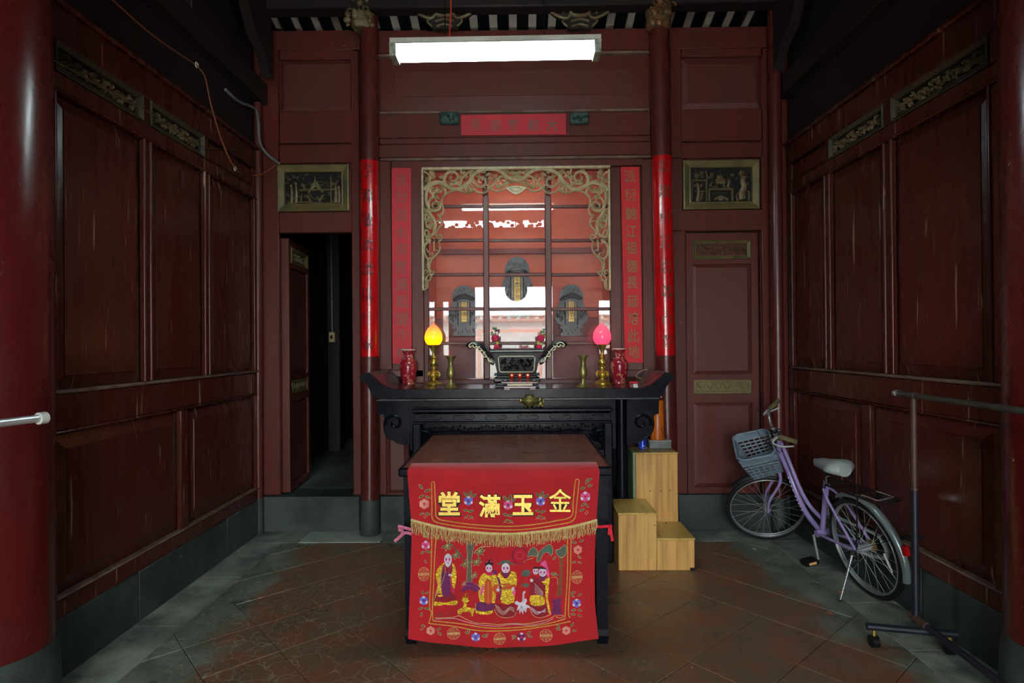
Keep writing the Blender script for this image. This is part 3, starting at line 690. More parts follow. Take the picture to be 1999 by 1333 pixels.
# ============================================================ GLAZED SHRINE WINDOW
GLASS = bpy.data.materials.new('window_glass'); GLASS.use_nodes = True
nt = GLASS.node_tree; N = nt.nodes; L = nt.links; N.remove(N['Principled BSDF'])
tr = N.new('ShaderNodeBsdfTransparent'); gl = N.new('ShaderNodeBsdfGlossy'); gl.inputs['Roughness'].default_value = .004
fr = N.new('ShaderNodeFresnel'); fr.inputs[0].default_value = 1.52; mul = N.new('ShaderNodeMath'); mul.operation = 'MULTIPLY'; mul.inputs[1].default_value = 1.9
mx = N.new('ShaderNodeMixShader'); L.new(fr.outputs[0], mul.inputs[0]); L.new(mul.outputs[0], mx.inputs[0]); L.new(tr.outputs[0], mx.inputs[1]); L.new(gl.outputs[0], mx.inputs[2])
df = N.new('ShaderNodeBsdfDiffuse'); df.inputs[0].default_value = (.75, .77, .8, 1)      # thin film of dust
m2 = N.new('ShaderNodeMixShader'); nz = N.new('ShaderNodeTexNoise'); nz.inputs['Scale'].default_value = 5; nz.inputs['Detail'].default_value = 6
g_ = N.new('ShaderNodeNewGeometry'); L.new(g_.outputs['Position'], nz.inputs[0])
rg = N.new('ShaderNodeMapRange'); rg.inputs[1].default_value = .35; rg.inputs[2].default_value = .8; rg.inputs[3].default_value = .03; rg.inputs[4].default_value = .14
L.new(nz.outputs[0], rg.inputs[0]); L.new(rg.outputs[0], m2.inputs[0]); L.new(mx.outputs[0], m2.inputs[1]); L.new(df.outputs[0], m2.inputs[2]); L.new(m2.outputs[0], N['Material Output'].inputs[0])
win = MB()
for r in ((827, 326, 836, 748), (1191, 326, 1200, 748), (836, 326, 1191, 332), (836, 740, 1191, 748)): wbox(win, *r, -.004, .05, LAC)
window_1 = win.build('window_1', kind='structure')
for r in ((943.5, 332, 955, 740), (1064.5, 332, 1077, 740)): part('mullion', r, -.006, .035, LAC, window_1, .006)
rows = (332, 402.5, 469, 536, 603, 670, 740); cols = ((836, 943.5), (955, 1064.5), (1077, 1191))
for y in rows[1:-1]:
    for x0, x1 in cols: part('glazing_bar', (x0, y - 3.2, x1, y + 3.2), -.010, .03, LAC, window_1, .004)
for i in range(6):
    for x0, x1 in cols:
        a = pxr(x0, rows[i] + (3 if i else 0), x1, rows[i + 1] - (3 if i < 5 else 0), YW + .02); q = MB()
        q.add([(a[0], YW + .022, a[1]), (a[2], YW + .022, a[1]), (a[2], YW + .022, a[3]), (a[0], YW + .022, a[3])], [(0, 1, 2, 3)], GLASS); q.build('pane', window_1)
NLM = bpy.data.materials.new('lit_warm_tube'); NLM.use_nodes = True; b_ = NLM.node_tree.nodes['Principled BSDF']
b_.inputs['Emission Color'].default_value = (1, .78, .58, 1); b_.inputs['Emission Strength'].default_value = 26
# niche behind the glass
NB = mat('niche_orange_wall', (228, 128, 100), (214, 110, 86), rough=.6, scale=1.5, stretch=(1, 1, 3)); ND = mat('niche_red_step', (150, 62, 56), (120, 50, 50), rough=.5, scale=3)
a = pxr(830, 326, 1198, 748, YW + .1); x0, z0, x1, z1 = a; q = MB(); y0, y1 = YW + .07, 5.36
q.box(x0 - .04, y0, z0 - .1, x0 - .01, y1, z1 + .12, NB, 0); q.box(x1 + .01, y0, z0 - .1, x1 + .04, y1, z1 + .12, NB, 0)
q.box(x0 - .04, y1, z0 - .1, x1 + .04, y1 + .03, z1 + .12, NB, 0); q.box(x0 - .04, y0, z1 + .10, x1 + .04, y1, z1 + .13, NB, 0); q.box(x0 - .04, y0, z0 - .13, x1 + .04, y1, z0 - .1, ND, 0)
niche = q.build('wall_niche', kind='structure')
for n_, (ya, yb, za) in enumerate(((4.82, 5.06, 1.497), (5.06, 5.36, 1.66))):
    q = MB(); q.box(x0 - .01, ya, z0 - .1, x1 + .01, yb, za, ND, .004); q.build('shelf_step', niche)
q = MB(); q.box(x0 - .01, 5.33, P(1010, 490, 5.3).z - .02, x1 + .01, 5.36, P(1010, 490, 5.3).z + .03, ND, .004); q.build('rail', niche)  # dark strip standing in for the shadow band across the niche wall
nl = P(1007, 330, 4.9); q = MB(); q.tube([(nl.x - .3, 4.74, z1 + .07), (nl.x + .3, 4.74, z1 + .07)], .012, NLM, 10); t = thing('niche_fill_lamp', (nl.x, 4.74, z1 + .07), 'unseen warm tube lamp added under the top board to brighten the glazed niche', 'lamp'); q.build('tube', t)  # unseen tube, added to brighten the niche wall
q = MB(); q.box(nl.x - .33, 4.72, z1 + .082, nl.x + .33, 4.76, z1 + .1, WHITEM, .002); q.build('housing', t)
# ---- ancestral tablets
TB = mat('tablet_black_lacquer', (48, 56, 60), (30, 34, 38), rough=.3, scale=20, spots=(120, 130, 130), spotw=.06); GI = mat('gilt', (220, 186, 90), (190, 150, 70), rough=.35, metal=.6, scale=20)
def tablet(px, ytop, ybot, Y, wpx, lab, seed, chars):
    b_ = P(px, ybot, Y); h = P(px, ytop, Y).z - b_.z; W_ = wpx / F * Y; t = thing('ancestral_tablet', b_, lab, 'tablet', 'ancestral tablets behind the glass')
    fn = lambda u, v, d: (b_.x + u * W_ / 2, Y - d, b_.z + v * h)
    def sym(half): return half + [(-u, v) for u, v in reversed(half)]
    base = sym([(.62, 0), (.66, .05), (.55, .08), (.52, .13), (.68, .15), (.7, .19), (.5, .21)])
    q = MB(); q.prism(base, fn, -.05, .05, TB); scroll_fill(q, lambda u, v, d: fn(u, v, .05 + d), -.55, .02, .55, .18, .008, TB, seed, 8); q.build('pedestal', t)
    body = sym([(.5, .19), (.85, .26), (.98, .36), (.92, .48), (.84, .56), (.72, .64), (.66, .70)])
    q = MB(); q.prism(body, fn, -.03, .03, TB)
    for s in (-1, 1): scroll_fill(q, lambda u, v, d: fn(u, v, .03 + d), s * .42, .26, s * .88, .58, .014, TB, seed + s, 7)
    q.carve(lambda u, v, d: fn(u, v, .03 + d), [(-.36, .22), (-.36, .66)], .05, .05, .012, TB, 0); q.carve(lambda u, v, d: fn(u, v, .03 + d), [(.36, .22), (.36, .66)], .05, .05, .012, TB, 0)
    q.build('body', t)
    crown = sym([(.64, .68), (.70, .74), (.66, .84), (.52, .93), (.30, .985), (.1, 1.0)])
    q = MB(); q.prism(crown, fn, -.035, .045, TB); fc = lambda u, v, d: fn(u, v, .045 + d)
    q.carve(fc, [(-.64, .71), (-.4, .77), (0, .81), (.4, .77), (.64, .71)], .06, .06, .012, TB); q.carve(fc, [(-.5, .70), (-.2, .74), (0, .75), (.2, .74), (.5, .70)], .04, .04, .01, TB)
    scroll_fill(q, fc, -.5, .82, .5, .96, .012, TB, seed + 9, 9); q.build('crown', t)
    q = MB(); q.box(b_.x - W_ * .075, Y - .036, b_.z + h * .28, b_.x + W_ * .075, Y - .03, b_.z + h * .68, GI, .001)
    sz = h * .4 / len(chars)
    for i, c_ in enumerate(chars): q.text(lambda u, v, d: (u, Y - .0365 - d, v), c_, b_.x, 0, 0, GI) if 0 else None
    q.build('gilt_strip', t)
    q = MB()
    for i, c_ in enumerate(chars):
        q.text(lambda u, v, d: (u, Y - .0372, -v), c_, b_.x, -(b_.z + h * .68 - sz * (i + .55)), W_ * .12, BLKP, 0, .01)
    for s in (-1, 1):
        for i in range(9): q.text(lambda u, v, d: (u, Y - .0325, -v), '祖考妣神位公媽派世'[i], b_.x + s * W_ * .13, -(b_.z + h * (.64 - i * .035)), W_ * .035, GI, 0, .01)
    q.build('inscription', t)
tablet(1010, 503, 621, 5.14, 70, 'tall black ancestral tablet in the centre on the upper step behind the glass', 1, '堂上歷代祖先神位')
tablet(907, 558, 656, 4.93, 66, 'black ancestral tablet behind the glass above the yellow lamp side', 2, '顯祖考神主位')
tablet(1115, 556, 656, 4.93, 66, 'black ancestral tablet behind the glass above the pink lamp side', 3, '顯祖妣神主位')

# ============================================================ CARVED VALANCE
VY = YW - .028
vz = lambda x, y: (820 + x * .11256, 320 + y * .11253); vz5 = lambda x, y: (820 + x * .10508, 440 + y * .10503)
CX = 1007.5
def vfn(u, v, h): p = P(u, v, VY); return (p.x, VY - h, p.z)
def mir(u, v, h): return vfn(2 * CX - u, v, h)
val = thing('carved_valance', P(CX, 330, VY), 'olive gilt openwork valance of vine scrolls framing the shrine window', 'carving')
q = MB()
a = pxr(823.5, 325.5, 1191.5, 331, VY); q.box(a[0], VY - .02, a[1], a[2], VY + .012, a[3], OLIVE, .004)
q.build('top_rail', val)
for s, nm in ((0, 'side_rail'), (1, 'side_rail')):
    r = (823.5, 331, 828, 567) if s == 0 else (1187, 331, 1191.5, 567); a = pxr(*r, VY); q = MB(); q.box(a[0], VY - .02, a[1], a[2], VY + .012, a[3], OLIVE, .004); q.build(nm, val)
border = [vz(*p) for p in ((1688, 392), (1600, 396), (1520, 412), (1460, 442), (1400, 470), (1330, 480), (1260, 460), (1220, 428), (1190, 450), (1150, 492), (1090, 510), (1020, 503), (970, 476), (935, 442), (910, 472), (860, 500), (800, 505), (720, 482), (640, 464), (560, 472), (480, 502), (420, 548), (388, 600), (375, 660), (388, 720), (405, 775), (400, 840), (370, 890), (336, 912), (360, 950), (380, 1010), (375, 1060), (340, 1110), (290, 1170), (272, 1212))]
border += [vz5(*p) for p in ((330, 200), (370, 172), (405, 210), (395, 265), (352, 300), (366, 370), (370, 440), (330, 520), (270, 590), (212, 650), (185, 710), (180, 780), (195, 850), (230, 870), (258, 850), (258, 890), (220, 930), (200, 960), (190, 1010), (140, 1050), (142, 1100), (128, 1160), (90, 1195), (50, 1192))]
stems = [ # (points in the traced half, w0, w1, h)
 (((65, 450), (120, 400), (190, 350), (280, 322), (370, 334), (440, 372), (520, 412), (600, 440), (680, 440), (750, 400), (830, 330), (880, 260), (930, 190), (1000, 140), (1100, 102), (1200, 92), (1320, 104), (1400, 140), (1470, 190), (1530, 240), (1600, 270), (1688, 285)), 5.5, 4.5, .02),
 (((300, 332), (200, 365), (140, 425), (112, 520), (110, 620), (130, 720), (170, 790), (240, 820), (320, 800), (355, 740), (330, 680), (270, 668), (220, 710), (222, 760), (262, 780)), 4.6, 2.6, .022),
 (((440, 372), (420, 290), (440, 200), (500, 150), (580, 140), (640, 180), (650, 250), (600, 300), (540, 290), (520, 240), (560, 212)), 4.4, 2.4, .022),
 (((900, 270), (940, 330), (1010, 395), (1090, 392), (1135, 340), (1120, 270), (1070, 232), (1020, 262), (1012, 320), (1052, 340)), 3.8, 2.2, .02),
 (((800, 490), (790, 420), (825, 370), (880, 355), (915, 400), (900, 460)), 3, 2, .016), (((850, 500), (850, 440), (880, 400)), 2.4, 1.4, .014),
 (((1210, 420), (1260, 370), (1300, 300), (1340, 250)), 3.4, 2.6, .018), (((1360, 330), (1370, 250), (1440, 215), (1490, 260), (1470, 310), (1430, 290)), 3.2, 2.2, .018),
 (((1340, 420), (1400, 380), (1480, 350), (1560, 300)), 3.2, 2.4, .016), (((1180, 430), (1180, 380), (1130, 370), (1110, 400), (1140, 430)), 2.8, 1.8, .016),
 (((700, 340), (730, 260), (800, 180), (870, 110)), 3, 2, .014), (((710, 95), (722, 150), (760, 190)), 3, 2, .014), (((520, 340), (600, 350), (680, 340), (700, 400)), 3, 2, .014),
 (((160, 430), (190, 500), (250, 500), (300, 450), (280, 400)), 2.8, 2, .014), (((400, 420), (440, 460), (440, 540), (380, 590)), 3.6, 2.4, .016),
 (((240, 600), (220, 540), (270, 490), (340, 500)), 3.4, 2.6, .016), (((300, 660), (270, 620), (300, 590), (340, 620)), 2.6, 1.8, .016), (((160, 780), (150, 680), (190, 600), (250, 560)), 3, 2.4, .014),
 (((130, 790), (180, 880), (240, 960), (272, 1060), (252, 1140), (230, 1220), (170, 1268), (110, 1258), (80, 1200), (108, 1150), (150, 1180), (140, 1220)), 4.4, 2.4, .02),
 (((90, 870), (95, 960), (110, 1060), (122, 1110)), 2.6, 2, .014), (((180, 1000), (150, 970), (165, 945), (195, 965)), 2.4, 1.6, .014), (((260, 1000), (310, 990), (370, 1010)), 2.2, 1.6, .012), (((310, 880), (340, 890), (400, 850)), 2.6, 2, .012),
 (((1560, 310), (1530, 360), (1480, 400)), 2.6, 2, .012), (((70, 130), (140, 180), (180, 260), (150, 330)), 2.4, 2, .01)]
stems5 = [(((200, 260), (120, 330), (85, 400), (80, 500), (110, 580), (150, 640), (150, 760), (175, 850), (190, 930)), 3.6, 2.4, .018), (((130, 630), (190, 612), (255, 600)), 3, 2, .012),
 (((260, 300), (262, 380), (262, 460), (300, 458), (335, 485)), 2.4, 1.6, .012), (((255, 590), (240, 520), (205, 520)), 2.4, 1.6, .012), (((70, 870), (100, 830), (140, 860), (125, 900), (95, 890)), 2.6, 1.6, .014),
 (((95, 970), (110, 1060), (95, 1150)), 2.2, 1.6, .012), (((190, 890), (130, 960), (110, 1040)), 2.4, 1.8, .012), (((150, 1050), (110, 1110), (120, 1160)), 2, 1.6, .012), (((290, 195), (330, 240), (370, 240)), 2.2, 1.6, .012), (((190, 900), (215, 915), (250, 905)), 2, 1.5, .012)]
leaves = [(200, 120), (160, 210), (240, 200), (110, 250), (130, 300), (560, 120), (480, 130), (400, 250), (370, 260), (640, 300), (560, 345), (700, 200), (730, 130), (860, 130), (780, 190), (660, 380), (1000, 240), (1080, 160), (1080, 280),
          (1180, 150), (1240, 230), (1290, 380), (1400, 400), (1500, 170), (1440, 120), (1330, 360), (300, 480), (360, 500), (420, 400), (250, 540), (200, 430), (180, 380), (110, 900), (80, 830), (150, 860), (210, 930), (190, 1080), (220, 1060),
          (140, 1120), (100, 1000), (350, 760), (880, 410), (930, 300), (280, 440), (1560, 210), (1620, 120)]
for s, fn in ((0, vfn), (1, mir)):
    q = MB(); q.carve(fn, border, 3.6, 3.6, .02, OLIVE, 4); q.build('scalloped_border', val)
    q = MB(); rd = random.Random(4)
    for pts, a0, a1, h in stems: q.carve(fn, [vz(*p) for p in pts], a0 * 1.45, a1 * 1.35, h, OLIVE, 5)
    for pts, a0, a1, h in stems5: q.carve(fn, [vz5(*p) for p in pts], a0 * 1.35, a1 * 1.3, h, OLIVE, 5)
    for x, y in leaves:
        u, v = vz(x, y); a0 = rd.uniform(0, 6.28)
        for k in range(3): q.leaf3(fn, u, v, 9, a0 + (k - 1) * .8, 5, .018, OLIVE)
    for x, y in ((230, 210), (130, 260), (1310, 208), (195, 115), (1400, 392), (865, 125)): q.flower3(fn, *vz(x, y), 5.5, .02, OLIVE)
    for k in range(9): q.leaf3(fn, *vz5(190, 250), 13, pi * .15 + k * .42 + 1.2, 4, .016, OLIVE)
    for p_ in ((120, 470), (200, 560), (180, 500), (150, 700), (120, 860), (160, 1000), (280, 260), (60, 940)):
        for k in range(2): q.leaf3(fn, *vz5(*p_), 6, rd.uniform(0, 6), 2.8, .012, OLIVE)
    q.build('vine_scroll', val)
q = MB()
for k in range(-3, 4): q.leaf3(vfn, CX, 354, 15, -pi / 2 + k * .36, 6.5, .026, OLIVE)
q.leaf3(vfn, CX, 352, 18, -pi / 2, 9, .03, OLIVE)
for s in (-1, 1): q.carve(vfn, [(CX, 355), (CX + s * 12, 356), (CX + s * 22, 350)], 4, 2, .02, OLIVE)
q.build('lotus', val)
q = MB(); q.prism([(CX - 20, 368), (CX - 10, 364), (CX + 10, 364), (CX + 20, 368), (CX + 12, 375), (CX + 3, 380), (CX - 3, 380), (CX - 12, 375)], vfn, .0, .018, OLIVE)
q.carve(lambda u, v, h: vfn(u, v, h + .018), [(CX - 13, 370), (CX, 367), (CX + 13, 370), (CX, 375), (CX - 13, 370)], 1.6, 1.6, .004, OLIVE); q.build('cartouche', val)

# ============================================================ RED BOARDS WITH WRITING
def couplet_flat(name, x0a, x1a, y0, x0b, x1b, y1, chars, ys, lab, m, im):
    """board between the window and the column; edges may lean"""
    f = lambda u, v, h: tuple(P(u, v, YW + .012 - .0)) [:1] + (YW + .012 - h, P(u, v, YW + .012).z)
    t = thing(name, P((x0b + x1b) / 2, y1, YW), lab, 'couplet', 'pair of flat red couplet boards beside the shrine window')
    q = MB(); q.prism([(x0a, y0), (x1a, y0), (x1b, y1), (x0b, y1)], f, -.02, .012, m); q.build('board', t)
    q = MB()
    for c_, y in zip(chars, ys):
        k = (y - y0) / (y1 - y0); xc = (x0a + x1a) / 2 * (1 - k) + (x0b + x1b) / 2 * k
        q = MB(); q.text(f, c_, xc, y, 25, im, .0135, .012, .88); q.build('painted_character', t)
INKG = mat('dull_gold_ink', (150, 112, 72), (138, 98, 66), rough=.55, scale=20); INKF = mat('faded_grey_ink', (150, 84, 76), (138, 92, 72), rough=.6, scale=8)
couplet_flat('couplet_board', 765, 803, 328.5, 767, 804, 710, '支分淡水宗猷繼起望今枝', [352, 384, 420, 454, 487, 521, 555, 588, 622, 654, 688], 'flat red couplet board with faded grey writing left of the shrine window', PINKR, INKF)
couplet_flat('couplet_board', 1211, 1247, 326.5, 1219, 1255, 708, '派衍錦江祖德長延培此地', [345, 381, 418, 452, 484, 520, 552, 588, 622, 655, 686], 'flat red couplet board with clear gold writing right of the shrine window', SPECR, INKG)
def couplet_round(col, r, y0, y1, chars, lab, im):
    t, lo, hi = col; d = (hi - lo) / (hi.z - lo.z)
    def f(u, v, h):                   # u: arc position in px from the front of the column, v: pixel row
        z = P(1010, v, 4.4).z; c = lo + d * (z - lo.z); rr = r + .0008 + h; a_ = u * .00384 / r
        # u = 0 faces the camera
        b0 = atan2(-c.x, c.y) if 0 else 0
        return (c.x + rr * sin(a_), c.y - rr * cos(a_), z)
    o = thing('column_couplet', lo + Vector((0, -r, P(1010, y1, 4.4).z - lo.z)), lab, 'couplet', 'pair of red couplets pasted on the slim columns')
    q = MB(); n = 24; vs = []; rows_ = 30; A = pi * .62 * r / .00384
    for j in range(rows_ + 1):
        for i in range(n + 1): vs.append(f(-A + 2 * A * i / n, y0 + (y1 - y0) * j / rows_, .0006))
    q.add(vs, [(j * (n + 1) + i, j * (n + 1) + i + 1, (j + 1) * (n + 1) + i + 1, (j + 1) * (n + 1) + i) for j in range(rows_) for i in range(n)], CPAP); q.build('paper', o)
    q = MB(); ys = [y0 + (y1 - y0) * (i + .45) / len(chars) for i in range(len(chars))]
    for c_, y in zip(chars, ys): q = MB(); q.text(f, c_, 0, y, 28, im, .0016, .012, .85); q.build('painted_character', o)
CPAP = mat('glossy_red_paper', (206, 14, 22), (176, 10, 18), rough=.14, rough2=.28, scale=8, bump=.3, bscale=40, coat=1)
couplet_round(colL, .068, 307, 694, '孝源敬讓讓以傳家', 'glossy red couplet with dark faded writing on the slim column by the open doorway', mat('dark_faded_ink', (84, 30, 34), (60, 32, 36), rough=.3, scale=12))
couplet_round(colR, .073, 305, 696, '忠規重芳思銘古澤', 'glossy red couplet with brown writing on the slim column by the closed door', mat('brown_faded_ink', (110, 54, 34), (90, 60, 36), rough=.35, scale=20))
# horizontal plaque and its two carved clips
t = thing('red_plaque', P(1002, 266, YW - .02), 'wide red paper plaque with five faded characters above the shrine window', 'plaque')
f = lambda u, v, h: (P(u, v, YW - .0).x, YW - .004 - h + .008, P(u, v, YW).z)
q = MB(); q.prism([(900, 225.5), (1104.5, 222.5), (1105, 263), (900.5, 265)], f, 0, .012, PINKR); q.build('paper', t)
q = MB()
for c_, x in zip('見高皆和大', (929, 968, 1002, 1040, 1078)): q = MB(); q.text(f, c_, x, 245, 24, INKF if x < 1000 else mat('faded_olive_ink', (120, 92, 82), rough=.6), .0128, .012, .9); q.build('painted_character', t)
for px, lab in ((877, 'green carved wooden boss left of the red plaque'), (1131, 'green carved wooden boss right of the red plaque')):
    a = pxr(px - 19, 218.5, px + 19, 242, YW - .03); t = thing('carved_boss', ((a[0] + a[2]) / 2, YW, a[1]), lab, 'carving', 'pair of green carved bosses beside the plaque')
    q = MB(); q.box(a[0], YW - .045, a[1], a[2], YW + .004, a[3], CARVEG, .012); q.build('block', t)
    q = MB(); scroll_fill(q, lambda u, v, h: (u, YW - .044 - h, v), a[0] + .01, a[1] + .01, a[2] - .01, a[3] - .01, .016, CARVEG, px, 8); q.build('carving', t)

# ============================================================ UPPER BEAM, BRACKETS
a = pxr(500, -40, 1506, 15, 4.36); t = thing('roof_beam', (0, 4.36, a[1]), 'dark red beam across the top of the back wall under the rafters', 'beam')
q = MB(); q.box(XL + .01, 4.34, a[1], XR - .01, 4.46, a[3], DARKW, .01); q.build('timber', t)
for px, lab, m in ((707, 'dark carved bracket capping the slim column by the open doorway', CARVE), (1287, 'gilt carved bracket capping the slim column by the closed door', None)):
    c = P(px, 27, 4.42); m = m or mat('gilt_brown_carving', (150, 96, 60), (90, 84, 60), rough=.45, scale=18, metal=.2)
    t = thing('carved_bracket', (c.x, 4.47, c.z - .1), lab, 'bracket', 'carved brackets on top of the slim columns')
    q = MB(); q.lathe([(.07, -.11), (.095, -.08), (.09, -.03), (.1, .03), (.09, .12)], c.x, 4.45, CARVE if px < 800 else m, 14, c.z); q.build('block', t)
    q = MB(); rd = random.Random(px)
    for k in range(26): q.ball((c.x + rd.uniform(-.1, .1), 4.36 + rd.uniform(-.02, .04), c.z + rd.uniform(-.10, .12)), rd.uniform(.012, .03), m, 5, (1, .8, rd.uniform(.7, 1.5)))
    for k in range(8):
        x, z = c.x + rd.uniform(-.08, .08), c.z + rd.uniform(-.09, .1); q.carve(lambda u, v, h: (u, 4.35 - h, v), [(x + .03 * cos(j * .8) * (1 - j / 8), z + .03 * sin(j * .8) * (1 - j / 8)) for j in range(7)], .012, .006, .02, m, 2)
    q.build('carving', t)
for px, lab in ((868, 'dark scroll-carved bracket under the beam above the left end of the lamp'), (1132, 'dark scroll-carved bracket under the beam above the right end of the lamp')):
    c = P(px, 36, 4.44); t = thing('scroll_bracket', (c.x, 4.44, c.z), lab, 'bracket', 'scroll brackets under the roof beam')
    f = lambda u, v, h: (c.x + u * .00386, 4.44 - h, c.z - v * .00386)
    q = MB(); q.prism([(-66, -22), (-50, -8), (-30, 4), (-22, 20), (22, 20), (30, 4), (50, -8), (66, -22)], f, -.04, .0, DARKW); q.build('board', t)
    q = MB()
    for s in (-1, 1):
        q.carve(f, [(s * 64, -20), (s * 46, -6), (s * 26, 0), (s * 18, -10), (s * 28, -16), (s * 34, -8)], 6, 3, .02, CARVE); q.carve(f, [(s * 60, -24), (s * 40, -16), (s * 20, -22)], 5, 3, .02, CARVE)
        q.carve(f, [(s * 24, 16), (s * 34, 6), (s * 26, -2)], 4, 3, .015, CARVE)
    q.carve(f, [(-20, -24), (-16, -8), (0, -4), (16, -8), (20, -24)], 6, 6, .03, CARVE); q.carve(f, [(-18, 6), (0, 2), (18, 6)], 4, 4, .02, CARVE); q.carve(f, [(-16, 16), (0, 12), (16, 16)], 4, 4, .02, CARVE)
    q.build('carving', t)
# curved braces high in the two back corners
for s, X in ((-1, XL), (1, XR)):
    q = MB(); f = lambda u, v, h: (X - s * (.08 + h), u, v)
    q.prism([(3.55, 4.28), (4.46, 3.0), (4.46, 3.5), (4.2, 3.9), (3.9, 4.28)] if 0 else [(3.62, 4.28), (3.62, 4.02), (3.8, 4.0), (4.02, 3.86), (4.16, 3.66), (4.3, 3.6), (4.42, 3.46), (4.42, 4.28)], f, 0, .07, DARKW)
    q.build('curved_brace', None, (X - s * .1, 4.2, 3.46), 'dark curved timber brace high in the %s back corner' % ('doorway side' if s < 0 else 'bicycle side'), 'brace', 'corner braces')

# ============================================================ FLUORESCENT LAMP
LY = 2.91; l0 = P(763, 95, LY); l1 = P(1172, 88, LY); ax = (l1 - l0).normalized()
t = thing('fluorescent_lamp', (l0 + l1) / 2, 'long glowing fluorescent lamp hanging in front of the back wall', 'lamp')
fn = lambda u, v, d: l0 + ax * d + Vector((0, u, v))
Ln = (l1 - l0).length
q = MB(); q.prism([(-.05, .0), (.05, .0), (.028, .018), (.028, .04), (-.028, .04), (-.028, .018)], fn, .0, Ln, WHITEM); q.build('housing', t)
TUBEM = bpy.data.materials.new('lit_tube'); TUBEM.use_nodes = True; b_ = TUBEM.node_tree.nodes['Principled BSDF']
b_.inputs['Emission Color'].default_value = (.80, .97, 1, 1); b_.inputs['Emission Strength'].default_value = TUBE_POWER
for s in (-1, 1):
    q = MB(); q.tube([fn(s * .03, -.038, .04), fn(s * .03, -.038, Ln - .04)], .016, TUBEM, 14); q.build('tube', t)
for d0, d1 in ((.003, .035), (Ln - .035, Ln - .003)):
    q = MB(); q.prism([(-.05, -.058), (.05, -.058), (.052, .004), (-.052, .004)], fn, d0, d1, mat('grimy_lamp_holder', (190, 200, 180), (110, 125, 110), rough=.5, scale=40)); q.build('lamp_holder', t)
for d in (.27, .76):
    p_ = fn(0, .04, d); q = MB(); q.tube([p_, (p_[0], p_[1], 4.3)], .003, BLKP, 6); q.build('hanging_wire', t)
p_ = fn(0, .04, .29); q = MB(); q.tube(cr([tuple(p_), (p_[0] + .01, p_[1], p_[2] + .2), (p_[0] - .02, p_[1], p_[2] + .5), (p_[0], p_[1], 4.3)], 5), .004, mat('red_wire', (190, 60, 50), rough=.5), 6); q.build('flex', t)

# ============================================================ CABLES ON THE LEFT WALL
ORW = mat('orange_brown_cable', (150, 84, 50), (110, 70, 50), rough=.5, scale=10); GRC = mat('grey_conduit', (120, 128, 128), (92, 100, 100), rough=.4, scale=10)
def onL(px, py, off=.05):       # point a little in front of the left wall
    d = ray(px, py); t_ = (XL + off) / d.x; return Vector((d.x * t_, d.y * t_, H + d.z * t_))
wp = [tuple(onL(x, y, .11)) for x, y in ((150, -60), (222, 2), (300, 70), (383, 127))]
wp2 = [tuple(onL(x, y, .16)) for x, y in ((383, 127), (400, 150), (412, 205), (435, 280), (459, 328))] + [tuple(P(x, y, Y)) for x, y, Y in ((480, 341, 4.38), (510, 340, 4.42), (538, 322, 4.5))]
q = MB(); q.tube(cr(wp, 5) + cr(wp2, 6)[1:], .0045, ORW, 6); q.build('drooping_cable', None, wp[0], 'orange-brown cable drooping down the left wall towards the carved panel above the doorway', 'cable')
wp = [tuple(onL(x, y, .03)) for x, y in ((-40, 30), (95, 112), (190, 165), (285, 215), (345, 255), (398, 287))] + [tuple(P(496, 293, 4.46))]
q = MB(); q.tube(cr(wp, 5), .0028, mat('thin_grey_wire', (96, 84, 56), rough=.5), 6); q.build('wire', None, wp[0], 'thin taut wire running along the carved strips of the left wall', 'wire')
wp = [tuple(onL(x, y, .06)) for x, y in ((440, 175), (466, 198))] + [tuple(P(x, y, Y)) for x, y, Y in ((497, 212, 4.40), (504, 235, 4.42), (507, 275, 4.42), (519, 298, 4.44), (546, 320, 4.5))]
q = MB(); q.tube(cr(wp, 6), .010, GRC, 8); q.build('grey_conduit', None, wp[0], 'grey conduit bending round the corner post to the carved panel above the doorway', 'conduit')
for x, y in ((384, 127), (459, 329)):
    c = onL(x, y, .15 if x < 400 else .16); q = MB(); q.tube([(c.x, c.y + .014 * cos(k), c.z + .014 * sin(k)) for k in (0, 1, 2, 3, 4, 5)], .004, WHITEM, 6); q.build('cable_clip', None, c, 'small white clip holding the orange cable at its %s bend' % ('upper' if x < 400 else 'lower'), 'clip', 'cable clips')
# ============================================================ LONG ALTAR TABLE
AF, AB, AZ = 3.92, 4.50, 1.13
def prof(pts, Y): return [(P(x, y, Y).x, P(x, y, Y).z) for x, y in pts]
altar = thing('altar_table', (0, AF, 0), 'long black lacquered altar table with upturned scroll ends against the back wall', 'table')
lft = [(701.5, 736), (706, 730.5), (717, 728), (727, 734), (738, 745), (750, 754), (766, 760.5)]
und = [(704, 743.5), (712, 746), (718, 754), (722.5, 764), (727, 772), (732, 777.5)]
rgt = [(1317.5, 735), (1313, 729.5), (1303, 727), (1293, 733), (1282, 743.5), (1270, 752), (1254, 758)]
rund = [(1315, 742), (1308, 745), (1302, 753), (1297.5, 762), (1293, 770), (1288, 775.5)]
top = prof(lft, AF) + prof(rgt[::-1], AF) + prof(rund, AF) + prof(und[::-1], AF)
q = MB(); q.prism([(u, v) for u, v in top], lambda u, v, t: (u, t, v), AF, AB, BLACKL); q.build('top_slab', altar, ang=30)
TOPM = mat('worn_dark_red_lacquer', (46, 22, 24), (32, 18, 22), rough=.16, rough2=.3, scale=4, spots=(130, 120, 110), spotw=-.03, coat=.3)
q = MB()      # polished reddish surface, laid over the slab between its moulded edges
sur = prof(lft[2:], AF) + prof(rgt[::-1][:-2], AF); up = [(u, AF + .03, v + .0015) for u, v in sur] + [(u, AB - .01, v + .0015) for u, v in sur]; n = len(sur)
q.add(up, [(i, i + 1, n + i + 1, n + i) for i in range(n - 1)], TOPM); q.build('top_surface', altar, ang=50)
